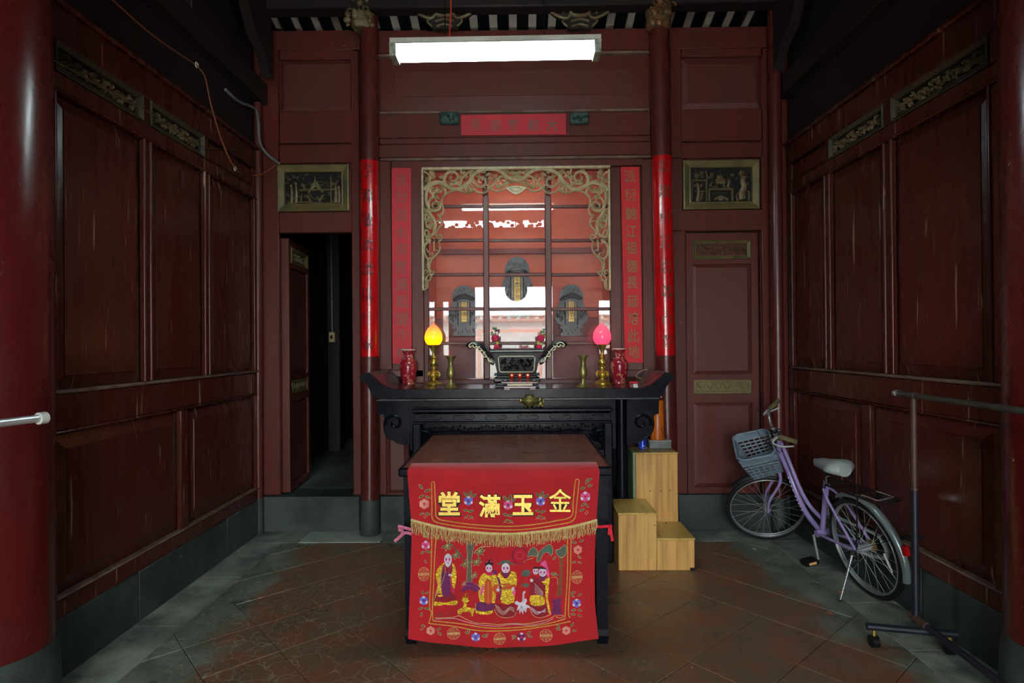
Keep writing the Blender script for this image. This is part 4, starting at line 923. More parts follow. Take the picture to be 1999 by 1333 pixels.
q = MB(); a = pxr(734, 777.5, 1288, 781, AF + .01); q.box(a[0], AF + .01, a[1], a[2], AF + .03, a[3], mat('edge_worn_lacquer', (96, 100, 104), (50, 54, 60), rough=.3, scale=20), .003); q.build('edge_bead', altar)
q = MB(); a = pxr(800, 781, 1202, 805, AF + .06); q.box(a[0], AF + .06, a[1] - .25, a[2], AF + .085, a[3], BLACKL, .002); q.build('apron', altar)
br = [(737, 781), (736, 807), (751, 813), (749.5, 828), (751, 844), (759, 856), (768, 858.5), (777, 865), (792, 868), (800, 868), (800, 781)]
brr = [(1287, 779), (1286, 806), (1275, 812), (1276.5, 828), (1273, 843), (1265, 852), (1258, 856), (1248, 863), (1234, 866), (1224, 866), (1224, 779)]
for pts, cx, cy, s in ((br, 770, 826, 1), (brr, 1252, 825, -1)):
    Y = AF + .05; q = MB(); f = lambda u, v, t: (P(u, v, Y).x, Y - t, P(u, v, Y).z)
    q.prism(cr(pts, 3, True) if 0 else pts, f, -.03, .0, BLACKL)
    sp = [(cx + s * (18 - k * 1.15) * cos(pi * .95 + k * .52), cy + (18 - k * 1.15) * sin(-(pi * .95 + k * .52) + pi)) for k in range(14)]
    sp = [(cx - s * (19 - k * 1.25) * cos(k * .55 - .3), cy - (19 - k * 1.25) * sin(k * .55 - .3)) for k in range(14)]
    q.carve(f, sp, 6.5, 4, .016, BLACKL, 4); q.carve(f, [p_ for p_ in pts[1:-2]], 2, 2, .006, BLACKL, 4); q.build('scroll_bracket', altar)
for px in (809, 1213):
    for Y in (AF + .215, AB - .06):
        x = P(px, 800, AF + .215).x; q = MB(); q.lathe([(.044, 0), (.046, .02), (.042, .05), (.041, .9), (.044, 1.07)], x, Y, BLACKL, 24); q.build('leg', altar)
for px in (809, 1213):
    x = P(px, 800, AF + .215).x
    q = MB(); q.box(x - .012, AF + .26, .88, x + .012, AB - .09, 1.06, BLACKL); q.build('end_rail', altar)

# ============================================================ INNER TABLE under the altar
NF, NB_ = 3.855, 4.30
NZ = P(1000, 797, NF).z; nt_ = thing('inner_offering_table', (0, NF, 0), 'black table with carved openwork apron tucked under the altar', 'table')
X0, X1 = P(803, 800, NF).x, P(1197, 800, NF).x
q = MB(); q.box(X0, NF, NZ - .028, X1, NB_, NZ, BLACKL, .008); q.build('table_top', nt_)
q = MB(); z_ = NZ - .034; q.box(X0 + .012, NF + .014, z_ - .052, X1 - .012, NF + .04, z_, BLACKL, .003)
q.box(X0 + .004, NF + .004, z_ - .066, X1 - .004, NF + .04, z_ - .052, BLACKL, .004); q.box(X0 + .014, NF + .03, z_ - .06, X0 + .03, NB_ - .02, z_, BLACKL); q.box(X1 - .03, NF + .03, z_ - .06, X1 - .014, NB_ - .02, z_, BLACKL); q.build('waist', nt_)
for k in range(6):
    xc = X0 + (X1 - X0) * (k + .62) / 6.25; f = lambda u, v, h: (u, NF + .014 - h, v); zc = z_ - .026
    q = MB(); q.carve(f, [(xc - .07, zc), (xc - .06, zc + .013), (xc + .06, zc + .013), (xc + .07, zc), (xc + .06, zc - .013), (xc - .06, zc - .013), (xc - .07, zc)], .004, .004, .004, BLACKL, 0)
    scroll_fill(q, f, xc - .055, zc - .010, xc + .055, zc + .010, .004, BLACKL, k, 8); q.build('carved_cartouche', nt_)
q = MB(); f = lambda u, v, h: (u, NF + .028 - h, v); zt = z_ - .066
q.carve(f, [(X0 + .06, zt - .052), (X0 + .24, zt - .05), (X0 + .3, zt - .045), (X0 + .36, zt - .056), (X0 + .55, zt - .05), (0 - .02, zt - .056), (X1 - .55, zt - .05), (X1 - .36, zt - .056), (X1 - .3, zt - .045), (X1 - .24, zt - .05), (X1 - .06, zt - .052)], .006, .006, .014, BLACKL)
scroll_fill(q, f, X0 + .05, zt - .05, X1 - .05, zt - .004, .014, BLACKL, 77, 52, 1.2); q.build('openwork_apron', nt_)
for s, x in ((1, X0), (-1, X1)):
    for Y in (NF + .006, NB_ - .055):
        q = MB(); q.box(x + s * .002, Y, 0, x + s * .062, Y + .05, z_ - .06, BLACKL, .01); q.build('leg', nt_)
    q = MB(); f = lambda u, v, h: (x + s * u, NF + .03 - h, zt - v)
    q.carve(f, [(.06, .05), (.10, .055), (.12, .08), (.10, .10), (.08, .085)], .02, .012, .02, BLACKL); q.carve(f, [(.07, .14), (.09, .12), (.13, .11), (.15, .07)], .018, .01, .02, BLACKL); q.flower3(f, .10, .09, .035, .02, BLACKL, 6); q.build('corner_carving', nt_)
q = MB(); q.box(X0 + .05, NF + .02, .70, X1 - .05, NF + .05, .74, BLACKL); q.build('lower_rail', nt_)
q = MB(); q.box(X0 + .05, NB_ - .05, .2, X1 - .05, NB_ - .03, z_ - .02, BLACKL, 0); q.build('back_panel', nt_)
for px in (935, 1063):
    p_ = P(px, 835, 4.0); q = MB(); q.tube([(p_.x, 4.0, 0), (p_.x, 4.0, z_ - .07)], .009, DULLM, 8); q.build('pale_rod', None, (p_.x, 4.0, 0), 'thin pale metal rod standing under the inner table, %s' % ('on the doorway side' if px < 1000 else 'on the wooden steps side'), 'rod', 'pale rods under the inner table')

# ============================================================ OFFERING TABLE in front
TF, TB_ = 2.80, 3.83
tx0, tx1 = P(777, 920, TF).x, P(1197, 920, TF).x; TZ = .853
ot = thing('offering_table', (0, TF, 0), 'square offering table with brown top and black legs under the red embroidered cloth', 'table')
q = MB(); q.box(tx0, TF, TZ - .045, tx1, TB_, TZ - .002, BLACKL, .008); q.build('table_frame', ot)
q = MB(); q.box(tx0 + .022, TF + .022, TZ - .012, tx1 - .022, TB_ - .022, TZ, TOPW, .002); q.build('table_top', ot)
q = MB(); q.box(tx0 + .03, TF + .03, TZ - .14, tx1 - .03, TF + .055, TZ - .045, BLACKL); q.box(tx0 + .03, TF + .05, TZ - .14, tx0 + .055, TB_ - .04, TZ - .045, BLACKL); q.box(tx1 - .055, TF + .05, TZ - .14, tx1 - .03, TB_ - .04, TZ - .045, BLACKL); q.box(tx0 + .03, TB_ - .06, TZ - .14, tx1 - .03, TB_ - .035, TZ - .045, BLACKL); q.build('apron', ot)
for x, s in ((tx0, 1), (tx1, -1)):
    for Y in (TF + .02, TB_ - .085):
        c = x + s * .053; f = lambda u, v, t: (c + u, Y + .032 + v, t)
        q = MB(); w_ = .030
        for z0, z1, a0, a1 in ((0, .04, .024, .03), (.04, .07, .03, .026), (.07, TZ - .045, .026, .032)):
            vs = [(c + i * a0, Y + .032 + j * a0, z0) for i, j in ((-1, -1), (1, -1), (1, 1), (-1, 1))] + [(c + i * a1, Y + .032 + j * a1, z1) for i, j in ((-1, -1), (1, -1), (1, 1), (-1, 1))]
            q.add(vs, [(3, 2, 1, 0), (4, 5, 6, 7), (0, 1, 5, 4), (1, 2, 6, 5), (2, 3, 7, 6), (3, 0, 4, 7)], BLACKL)
        q.build('leg', ot)

# ============================================================ THINGS ON THE ALTAR
def at(px, py, z=AZ + .002): p = PZ(px, py, z); return p
VASE = mat('red_glazed_vase', (150, 26, 48), (196, 120, 96), rough=.12, rough2=.25, scale=26, lo=.52, hi=.6, spots=(220, 190, 120), spotw=.1, coat=.5)
for px, py, lab in ((797.5, 751.5, 'red and gold glazed vase on the altar beside the yellow lamp'), (1209.5, 750, 'red and gold glazed vase on the altar beside the pink lamp')):
    p_ = at(px, py); k = p_.y / F; hs = 69 * k / .28
    pr = [(r * k, z * k) for r, z in ((12.5, 0), (13, 2), (11.5, 5), (13.5, 12), (16, 24), (17, 34), (16.5, 42), (13, 48), (9.5, 52), (9, 58), (10, 64), (13.5, 67.5), (14.2, 69), (13.2, 69.6), (9, 66))]
    q = MB(); q.lathe(pr, p_.x, p_.y, VASE, 28, p_.z); t = thing('vase', p_, lab, 'vase', 'pair of red vases on the altar'); q.build('vase_body', t)
    q = MB(); q.lathe([(14.1 * k, 67.8 * k), (14.5 * k, 69.2 * k), (13.6 * k, 70 * k), (12.9 * k, 69.2 * k)], p_.x, p_.y, mat('pale_vase_rim', (220, 190, 180), rough=.2), 28, p_.z); q.build('rim', t)
def lotus(px, py, lab, c_lo, c_hi, st):
    p_ = at(px, py); k = p_.y / F; t = thing('lotus_lamp', p_, lab, 'lamp', 'pair of lotus bud lamps on the altar')
    q = MB(); q.lathe([(r * k, z * k) for r, z in ((18, 0), (18, 2.5), (14, 5), (9, 7.5), (5.5, 9.5), (5, 12))], p_.x, p_.y, BRASS, 28, p_.z); q.build('base', t)
    q = MB(); pr = [(5, 12), (6, 13), (11.5, 18), (12, 22), (9, 26), (5, 28), (4.5, 30), (7, 32), (6, 34), (4.5, 36), (8.5, 40), (9, 44), (7, 48), (4.5, 51), (7, 53), (6.5, 54.5), (3.2, 57), (3, 63), (6, 70), (9.5, 76), (10.5, 78)]
    q.lathe([(r * k, z * k) for r, z in pr], p_.x, p_.y, BRASS, 28, p_.z)
    for j in range(14):
        a_ = 2 * pi * j / 14
        q.carve(lambda u, v, h: (p_.x + (u + h / k) * k * cos(a_), p_.y + (u + h / k) * k * sin(a_), p_.z + v * k), [(8, 15), (11.4, 18), (11.8, 22), (9, 26)], 1, 1, .003, BRASS, 2)
    q.build('stem', t)
    m = bpy.data.materials.new('glowing_glass_bud'); m.use_nodes = True; N = m.node_tree.nodes; L = m.node_tree.links; b_ = N['Principled BSDF']; b_.inputs['Roughness'].default_value = .15
    tc = N.new('ShaderNodeTexCoord'); sx = N.new('ShaderNodeSeparateXYZ'); L.new(tc.outputs['Object'], sx.inputs[0]); r = N.new('ShaderNodeMapRange'); r.inputs[1].default_value = 88 * k; r.inputs[2].default_value = 118 * k; L.new(sx.outputs[2], r.inputs[0])
    mx_ = N.new('ShaderNodeMix'); mx_.data_type = 'RGBA'; mx_.inputs[6].default_value = lin(c_lo); mx_.inputs[7].default_value = lin(c_hi); L.new(r.outputs[0], mx_.inputs[0])
    L.new(mx_.outputs[2], b_.inputs['Emission Color']); L.new(mx_.outputs[2], b_.inputs['Base Color']); b_.inputs['Emission Strength'].default_value = st
    q = MB(); q.lathe([(r_ * k, z * k) for r_, z in ((10, 77.5), (13.5, 80), (16.5, 85), (17.6, 91), (17, 98), (14.5, 105), (10.5, 111), (5.5, 116), (1.8, 119.5), (0, 120.5))], p_.x, p_.y, m, 32, p_.z); q.build('lamp_bud', t, ang=60)
lotus(847, 751, 'glowing yellow lotus bud lamp on a brass stand', (255, 190, 10), (255, 104, 70), 1.25)
lotus(1176, 750, 'glowing pink lotus bud lamp on a brass stand', (255, 62, 96), (255, 84, 100), 1.15)
for px, py, lab, stick in ((880.5, 757.5, 'aged brass candlestick with a red stub beside the yellow lamp', 1), (1138.5, 756.5, 'aged brass candlestick with a bare spike beside the pink lamp', 0)):
    p_ = at(px, py); k = p_.y / F; t = thing('candlestick', p_, lab, 'candlestick', 'pair of candlesticks on the altar')
    q = MB(); q.lathe([(r * k, z * k) for r, z in ((13.5, 0), (13.5, 1.5), (8, 7), (4, 12), (3.6, 17), (5.5, 19), (8, 25), (8.5, 32), (7, 39), (5, 43), (5, 50), (6.5, 57), (10.5, 62.5), (10.5, 63.4), (6, 60))], p_.x, p_.y, BRONZE, 24, p_.z); q.build('stick_body', t)
    q = MB(); q.tube([(p_.x, p_.y, p_.z + 60 * k), (p_.x, p_.y, p_.z + (75 if stick else 68) * k)], (1.1 if stick else .7) * k, mat('red_candle_stub', (210, 40, 50), rough=.5) if stick else DULLM, 8); q.build('candle_stub' if stick else 'spike', t)
# ---- censer
p_ = at(1009, 756.5); k = p_.y / F; Y0 = p_.y
CB = mat('dark_carved_censer', (36, 36, 38), (20, 18, 20), rough=.22, rough2=.4, scale=14, spec=.35); CEDG = mat('censer_worn_edge', (70, 84, 82), (34, 40, 42), rough=.3, scale=20); CRM = mat('cream_inlay', (240, 230, 190), rough=.5); ROSE = mat('rosewood', (96, 36, 38), (66, 26, 30), rough=.25, scale=20, coat=.3)
cen = thing('incense_censer', p_, 'rectangular black carved censer with two tall curved handles at the centre of the altar', 'censer')
yb = Y0 + .03
def cbx(mb, u0, v0, u1, v1, d0, d1, m, c=.004): mb.box(p_.x + u0 * k, yb + d0, p_.z + v0 * k, p_.x + u1 * k, yb + d1, p_.z + v1 * k, m, c)
q = MB(); cbx(q, -43, 0, 43, 4, 0, .2, CEDG); cbx(q, -40, 4, 40, 9, .01, .19, CB); cbx(q, -46, 9, 46, 18, -.005, .205, CB, .01); cbx(q, -46, 14, 46, 18, -.008, .208, CEDG, .008); cbx(q, -40, 18, 40, 23, .01, .19, CB, .006); q.build('stand', cen)
cf = lambda u, v, d: (p_.x + u * k, yb + d, p_.z + v * k)
def frust(mb, u0, u1, v0, v1, d0, d1, e0, e1, m):
    vs = [cf(-u0, v0, d0), cf(u0, v0, d0), cf(u0, v0, d1), cf(-u0, v0, d1), cf(-u1, v1, e0), cf(u1, v1, e0), cf(u1, v1, e1), cf(-u1, v1, e1)]
    mb.add(vs, [(3, 2, 1, 0), (4, 5, 6, 7), (0, 1, 5, 4), (1, 2, 6, 5), (2, 3, 7, 6), (3, 0, 4, 7)], m)
q = MB(); frust(q, 45, 45, 23, 26, 0, .2, -.004, .204, CEDG); frust(q, 38, 47, 26, 68, .012, .188, -.01, .21, CB); q.build('bowl', cen, ang=15)
q = MB(); cbx(q, -54, 68, 54, 75, -.03, .23, CEDG, .008); q.build('rim', cen)
q = MB(); pf = lambda u, v, h: cf(u, v, .010 - (v - 26) * .00052 - h)
fr_ = [(-31, 30), (31, 30), (34, 33), (36, 58), (33, 61), (-33, 61), (-36, 58), (-34, 33)]
q.carve(pf, fr_ + [fr_[0]], 1.8, 1.8, .004, CRM, 0); q.build('inlay_frame', cen)
q = MB(); scroll_fill(q, pf, -31, 32, 31, 59, .010, CB, 5, 34, .9); q.build('front_carving', cen)
for s in (-1, 1):
    hp = [(44, 47), (50, 50), (56, 60), (64, 72), (72, 80), (82, 86), (92, 86), (99, 80), (103, 80)]; hp = [(44, 48), (52, 53), (60, 63), (68, 75), (76, 83), (86, 86), (94, 84), (99, 79)]
    f = lambda u, v, h: (p_.x + s * u * k, yb + .10 - h, p_.z + v * k)
    q = MB(); q.carve(f, hp, 14, 12, .02, CB, 6); q.carve(lambda u, v, h: (p_.x + s * u * k, yb + .10 + h, p_.z + v * k), hp, 14, 12, .02, CB, 6); q.build('handle', cen)
    q = MB(); f2 = lambda u, v, h: f(u, v, .018 + h)
    for pts in ([(48, 48), (56, 54), (64, 66), (72, 76), (82, 82)], [(80, 84), (88, 88), (95, 84), (94, 79), (90, 82)], [(50, 52), (54, 49), (58, 54), (55, 58)], [(60, 60), (66, 60), (67, 67), (63, 70)], [(70, 72), (76, 73), (78, 79), (73, 81)], [(80, 80), (86, 79), (88, 84)]):
        q.carve(f2, pts, 2.4, 1.8, .004, CRM, 4)
    q.build('handle_inlay', cen)
# ---- small offering stand with three cups in front of the censer
p2 = at(1015, 760.5, AZ + .002); k2 = p2.y / F; st = thing('cup_stand', p2, 'small rosewood offering stand in front of the censer', 'stand')
def sbx(mb, u0, v0, u1, v1, d0, d1, m, c=.002): mb.box(p2.x + u0 * k2, p2.y + d0, p2.z + v0 * k2, p2.x + u1 * k2, p2.y + d1, p2.z + v1 * k2, m, c)
sd = -.012
q = MB(); sbx(q, -31, 0, -19, 3, -.02, .03, ROSE); sbx(q, 19, 0, 31, 3, -.02, .03, ROSE); q.build('feet', st)
q = MB(); sbx(q, -31, 3, 31, 7.5, -.03, .03, ROSE); q.build('lower_tier', st)
q = MB(); sbx(q, -25, 7.5, 25, 13, -.02, .03, ROSE); q.build('waist', st)
q = MB(); sbx(q, -21, 8.2, 21, 12.3, -.0225, -.019, CRM, .0005); q.build('inlay', st)
q = MB(); sbx(q, -36, 13, 36, 16, -.03, .035, ROSE); q.build('upper_tier', st)
CUP = mat('red_cup', (214, 52, 20), (190, 40, 18), rough=.15, scale=10, coat=.5)
for u, w_ in ((-15.5, 'left'), (0, 'middle'), (15.5, 'right')):
    c = Vector((p2.x + u * k2, p2.y, p2.z + 16 * k2)); t = thing('offering_cup', c, {'left': 'small red stemmed cup with white mark, the one nearer the yellow lamp', 'middle': 'small red stemmed cup with white mark, the middle of three', 'right': 'small red stemmed cup with white mark, the one nearer the pink lamp'}[w_], 'cup', 'three red offering cups')
    q = MB(); q.lathe([(r * k2, z * k2) for r, z in ((3.4, 0), (3.2, .8), (1.2, 2), (1.2, 4), (4.2, 8), (5.6, 13), (5.6, 15.5), (5.0, 15.5), (4.6, 12))], c.x, c.y, CUP, 18, c.z); q.build('cup_body', t)
    q = MB(); q.disc(lambda a_, b2, h: (c.x + a_ * k2, c.y - sqrt(max(0, 5.75 ** 2 - a_ * a_)) * k2 - .0008, c.z + b2 * k2), 0, 12.5, 2.2, 2.2, CRM); q.build('white_mark', t)
for s, lab in ((-1, 'small pewter scoop on the offering stand, end nearer the yellow lamp'), (1, 'small pewter scoop on the offering stand, end nearer the pink lamp')):
    c = (p2.x + s * 28 * k2, p2.y - .01, p2.z + 18 * k2); q = MB(); q.ball(c, .02, DULLM, 7, (1.2, .6, .38)); q.tube([(c[0] + s * .02, c[1], c[2]), (c[0] + s * .038, c[1], c[2] + .012)], .003, DULLM, 6)
    q.build('scoop', None, c, lab, 'scoop', 'pewter scoops on the offering stand')
# ---- paper flowers and incense sticks in the censer
RO = mat('magenta_flower', (214, 20, 84), (180, 14, 66), rough=.6, scale=30); YE = mat('yellow_petal', (236, 214, 110), rough=.6); GRN = mat('green_petal', (120, 190, 120), (90, 140, 90), rough=.6, scale=20); WHP = mat('silver_leaf', (220, 226, 216), rough=.35); BLU = mat('blue_petal', (70, 110, 190), rough=.6)
for s, px, lab in ((-1, 967, 'upright spray of magenta paper roses in the censer, nearer the yellow lamp'), (1, 1055, 'upright spray of magenta paper roses in the censer, nearer the pink lamp')):
    y_ = yb + .1; b0 = P(px + s * -2, 684, y_); t = thing('flower_spray', b0, lab, 'flowers', 'pair of paper flower sprays'); rd = random.Random(px)
    f = lambda u, v, h: (P(u, v, y_).x, y_ - h, P(u, v, y_).z)
    q = MB(); q.tube([f(px - s * 3, 690, 0), f(px - s, 670, 0), f(px + s, 645, 0)], .003, GRN, 6); q.build('stem', t)
    for v, r_, u in ((678, 6.5, px - s * 2.5), (660, 7.5, px + s * 1)):
        q = MB(); c = f(u, v, .01); q.ball(c, r_ * k * .55, RO, 7)
        for i in range(8): a_ = i * .785; q.ball((c[0] + cos(a_) * r_ * k * .55, c[1] - .004, c[2] + sin(a_) * r_ * k * .55), r_ * k * .45, RO, 5, (1, .6, 1))
        q.build('rose', t)
    q = MB()
    for i in range(4): a_ = rd.uniform(0, 6.28); q.leaf3(f, px - s * 1, 669, 7, a_, 4, .01, YE)
    q.build('petal', t)
    q = MB()
    for i in range(9):
        u, v = px + s * rd.uniform(-2, 8), 650 + rd.uniform(-10, 8); q.flower3(f, u, v, 3.2, .008, rd.choice((WHP, GRN, BLU if s < 0 else GRN, YE)), 5)
    for i in range(6): q.leaf3(f, px, 662 + rd.uniform(-12, 16), 8, rd.uniform(0, 6.28), 3.5, .008, rd.choice((GRN, WHP)))
    q.build('small_blossoms', t)
q = MB(); rd = random.Random(3); y_ = yb + .12
for i in range(12):
    u = 1014 + i * 1.6; a_ = P(u, 686, y_); b2 = P(u + rd.uniform(-1, 1), 674 + rd.uniform(-1, 2), y_); q.tube([a_, b2], .0018, mat('incense_red', (190, 70, 84), rough=.6) if i == 0 else MATS['incense_red'], 5)
q.build('incense_stick', None, P(1023, 686, y_), 'cluster of burnt pinkish incense stubs standing in the censer', 'incense', kind='stuff')
# ---- matchbox, lighter and cable at the right end
p3 = at(1238, 757.5); t = thing('match_box', p3, 'small white-ended match box at the right end of the altar', 'box')
q = MB(); q.box(p3.x - .03, p3.y, p3.z, p3.x + .022, p3.y + .05, p3.z + .028, mat('maroon_card', (120, 30, 44), rough=.5), .002); q.build('sleeve', t)
q = MB(); q.box(p3.x - .006, p3.y - .004, p3.z + .001, p3.x + .024, p3.y + .01, p3.z + .029, WHITEM, .001); q.build('tray', t)
q = MB(); q.tube([(p3.x - .03, p3.y + .02, p3.z + .036), (p3.x - .005, p3.y + .015, p3.z + .038), (p3.x + .03, p3.y + .02, p3.z + .034)], .008, SPECR, 10); q.build('red_lighter', None, (p3.x, p3.y + .02, p3.z + .03), 'red lighter lying on top of the match box', 'lighter')
wp = [tuple(at(1243, 757)), tuple(at(1254, 757) + Vector((0, 0, .004))), tuple(P(1259, 750, 4.2)), tuple(P(1256, 740, 4.3)), tuple(P(1242, 735, 4.4)), tuple(P(1248, 726, 4.45)), tuple(P(1262, 721, 4.48)), tuple(P(1275, 722, 4.49))]
q = MB(); q.tube(cr(wp, 6), .003, mat('pale_cable', (216, 180, 150), rough=.5), 6); q.build('loose_cable', None, wp[0], 'pale thin cable looping over the right end of the altar', 'cable')
# ---- bronze bowl with a lion on the inner table
p4 = PZ(1034, 795, NZ + .001); k4 = p4.y / F; t = thing('bronze_burner', p4, 'small bronze incense burner with a lion on the inner table', 'censer')
q = MB(); q.lathe([(r * k4, z * k4) for r, z in ((8, 3), (10, 5), (16, 10), (17, 13), (13, 18), (9, 20), (8, 23), (9, 24), (6, 22))], p4.x, p4.y, BRONZE, 20, p4.z); q.build('bowl', t)
q = MB()
for i in range(3): a_ = i * 2.09 + .5; q.tube([(p4.x + 8 * k4 * cos(a_), p4.y + 8 * k4 * sin(a_), p4.z + 5 * k4), (p4.x + 10 * k4 * cos(a_), p4.y + 10 * k4 * sin(a_), p4.z)], [.007, .009], BRONZE, 6)
q.build('feet', t)
q = MB(); x = p4.x + 21 * k4
for c, r_, s3 in (((x, p4.y, p4.z + 7 * k4), 6 * k4, (1, .8, 1)), ((x - 1 * k4, p4.y - .006, p4.z + 15 * k4), 4.6 * k4, (1, 1, 1)), ((x + 6 * k4, p4.y, p4.z + 11 * k4), 3 * k4, (.8, .8, 1.6)), ((x - 4 * k4, p4.y - .01, p4.z + 3 * k4), 3 * k4, (1, 1, 1)), ((x + 4 * k4, p4.y - .01, p4.z + 3 * k4), 3 * k4, (1, 1, 1)), ((x - 3 * k4, p4.y - .02, p4.z + 14 * k4), 2.4 * k4, (1.2, 1, .8))): q.ball(c, r_, BRONZE, 6, s3)
q.build('lion', t)
q = MB(); q.ball((p4.x - 17 * k4, p4.y, p4.z + 13 * k4), 3.5 * k4, BRONZE, 6, (1, .8, 1.2)); q.build('lug', t)

# ============================================================ WOODEN STEPS with odds and ends
s0 = PZ(1208, 1114, 0); s1 = PZ(1356, 1113, 0); sf = s0.y; sx0, sx1 = s0.x, s1.x; smid = P(1282, 1050, sf).x
zl = P(1245, 1001, sf).z; zr_ = P(1320, 1050, sf).z; sb = 4.07
t = thing('wooden_steps', (sx0, sf, 0), 'yellow wood-laminate corner steps with three levels standing right of the altar', 'steps')
def block(nm, x0, y0, x1, y1, z1):
    q = MB(); q.box(x0, y0, .0, x1, y1, z1 - .012, LAM, .003); o = q.build(nm, t); q = MB(); q.box(x0 - .003, y0 - .004, z1 - .012, x1 + .003, y1 + .002, z1, LAMT, .002); q.build('tread', o); return o
block('upper_block', sx0, sf, smid, sb, zl); block('lower_block', smid + .001, sf, sx1, sb, zr_)
tl, tr_ = P(1241, 884, 4.08).x, P(1323, 884, 4.08).x; zt_ = P(1282, 883, 4.08).z; block('tall_block', tl, 4.08, tr_, 4.30, zt_)
q = MB(); q.box(tl - .018, 4.09, .0, tl - .001, 4.30, zt_ - .002, TAPE, .002); q.build('green_side', t)
q = MB(); q.box(sx1 - .03, sf - .006, .0, sx1 + .004, sf + .03, .018, BLKP, .003); q.build('corner_cap', t)
q = MB()
for u, v, Y in ((1269, 958, 4.08), (1290, 958, 4.08), (1308, 957, 4.08), (1278, 1025, sf), (1300, 1021, sf)): c = P(u, v, Y); q.ball((c.x, c.y, c.z), .004, BLKP, 4)
q.build('nail', t)
p5 = PZ(1254, 876, zt_ + .001); k5 = p5.y / F; t = thing('blue_can', p5, 'small blue and white drinks can on the tallest wooden step', 'can'); LAB = mat('blue_can_print', (30, 60, 190), (220, 226, 240), rough=.3, scale=60, lo=.55, hi=.6, metal=.3)
q = MB(); q.lathe([(6.5 * k5, 0), (8 * k5, 1.5 * k5), (8 * k5, 26 * k5), (6.5 * k5, 29 * k5)], p5.x, p5.y, LAB, 22, p5.z); q.build('can_body', t)
q = MB(); q.lathe([(6.6 * k5, 28.6 * k5), (6.8 * k5, 29.8 * k5), (6 * k5, 29.3 * k5)], p5.x, p5.y, CHROME, 22, p5.z); q.build('lid', t)
a = PZ(1268, 876, zt_ + .001); b2 = PZ(1311, 876, zt_ + .001); hb = 16 * a.y / F
t = thing('clear_box', (a.x, a.y, a.z), 'grey translucent plastic box on the tallest wooden step', 'box'); q = MB(); q.box(a.x, a.y, a.z, b2.x, a.y + .09, a.z + hb - .008, mat('translucent_grey', (132, 140, 138), (100, 108, 108), rough=.3, scale=12), .004); q.build('box', t)
q = MB(); q.box(a.x - .003, a.y - .003, a.z + hb - .008, b2.x + .003, a.y + .093, a.z + hb, mat('grey_lid', (168, 174, 168), rough=.3), .003); q.build('lid', t)
BAM = mat('orange_bamboo', (214, 116, 28), (186, 92, 24), rough=.35, scale=8, stretch=(1, 1, .4)); c = P(1283, 862, a.y + .05); kb = (a.y + .05) / F; bz = a.z + hb + .001; x = P(1283, 830, a.y + .05).x
t = thing('bamboo_pot', (x, a.y + .05, bz), 'tall orange bamboo fortune-stick pot standing on the grey box', 'pot')
q = MB(); q.lathe([(r * kb, z * kb) for r, z in ((13.5, 0), (13.8, 2), (13, 20), (12.8, 58), (12.2, 59), (12.2, 60), (12.6, 61), (12.6, 76), (11.2, 76), (10.5, 40))], x, a.y + .05, BAM, 24, bz); q.build('pot_body', t)
q = MB(); q.tube([(x + .01, a.y + .05, bz + .16), (x + .03, a.y + .05, bz + .30)], .003, SPECR, 6); q.ball((x + .03, a.y + .05, bz + .305), .007, WHITEM, 5); q.build('fortune_stick', t)
q = MB(); f = lambda u, v, h: (x + u * kb, a.y + .05 - sqrt(max(0, 13.2 ** 2 - u * u)) * kb - .0012, bz + v * kb)
for pts in ([(7, 6), (8, 14), (5, 20), (8, 26)], [(8, 14), (11, 20)], [(5, 20), (2, 24)]): q.line(f, pts, .9, BLKP)
q.build('plum_branch', t)
# ============================================================ EMBROIDERED CLOTH
def cl(name, c, c2=None, **k): return mat(name, c, c2, rough=k.pop('rough', .75), **k)
VEL = mat('red_velvet', (192, 2, 22), (174, 1, 18), rough=.8, scale=5, sheen=.35)
GOLD = mat('gold_thread', (250, 222, 110), (214, 176, 60), rough=.35, metal=.35, scale=120); SEQ = mat('gold_sequins', (236, 200, 40), (150, 110, 16), rough=.25, metal=.5, scale=90, bump=.6, bscale=160)
PALEG = cl('pale_gold_cord', (226, 206, 140), (196, 170, 104), scale=60); INK = cl('black_thread', (30, 22, 16)); LEAF = cl('olive_green_thread', (92, 96, 66), (70, 84, 58), scale=60); LGR = cl('bright_green_thread', (60, 120, 92), scale=20)
WHT = cl('white_thread', (226, 220, 226), (200, 190, 205), scale=60); PNK = cl('pink_thread', (232, 96, 160), (210, 60, 120), scale=60); PCH = cl('peach_thread', (230, 160, 132), (214, 120, 110), scale=50); BLT = cl('blue_thread', (120, 130, 220), (80, 80, 190), scale=60)
PUR = cl('purple_thread', (120, 30, 92), (96, 20, 74), scale=40); BRN = cl('brown_thread', (150, 76, 30), (120, 60, 40), scale=40); ORG = cl('orange_thread', (196, 74, 24), scale=40); MAR = cl('maroon_thread', (140, 10, 30)); GRY = cl('grey_green_thread', (96, 98, 84), (76, 90, 76), scale=30); CRI = cl('crimson_thread', (200, 24, 70))
CY = 2.768
def S(u, v, h=0):
    p = P(u, v, CY); t_ = (u - 983) / 186; c = max(0, 1 - t_ * t_)
    zc = .856 - .058 * c; y = CY + .003 * sin(u * .05 + v * .011) * min(1, max(0, (v - 950) / 120))
    if p.z > zc: y += .04 * c * ((p.z - zc) / .058) ** 1.3
    return (p.x, y - h, p.z)
def FL(u, v, h=0): return S(u, v, h * 1 + .012)        # the flap lies over the lower panel
def edgeL(v): return 796 + 7 * max(0, min(1, (v - 920) / 90)) - max(0, (v - 1060)) * .033
def edgeR(v): return 1170 - 6 * max(0, min(1, (v - 915) / 95)) - (3 * sin(pi * max(0, min(1, (v - 1012) / 235)))) + max(0, (v - 1180)) * .07
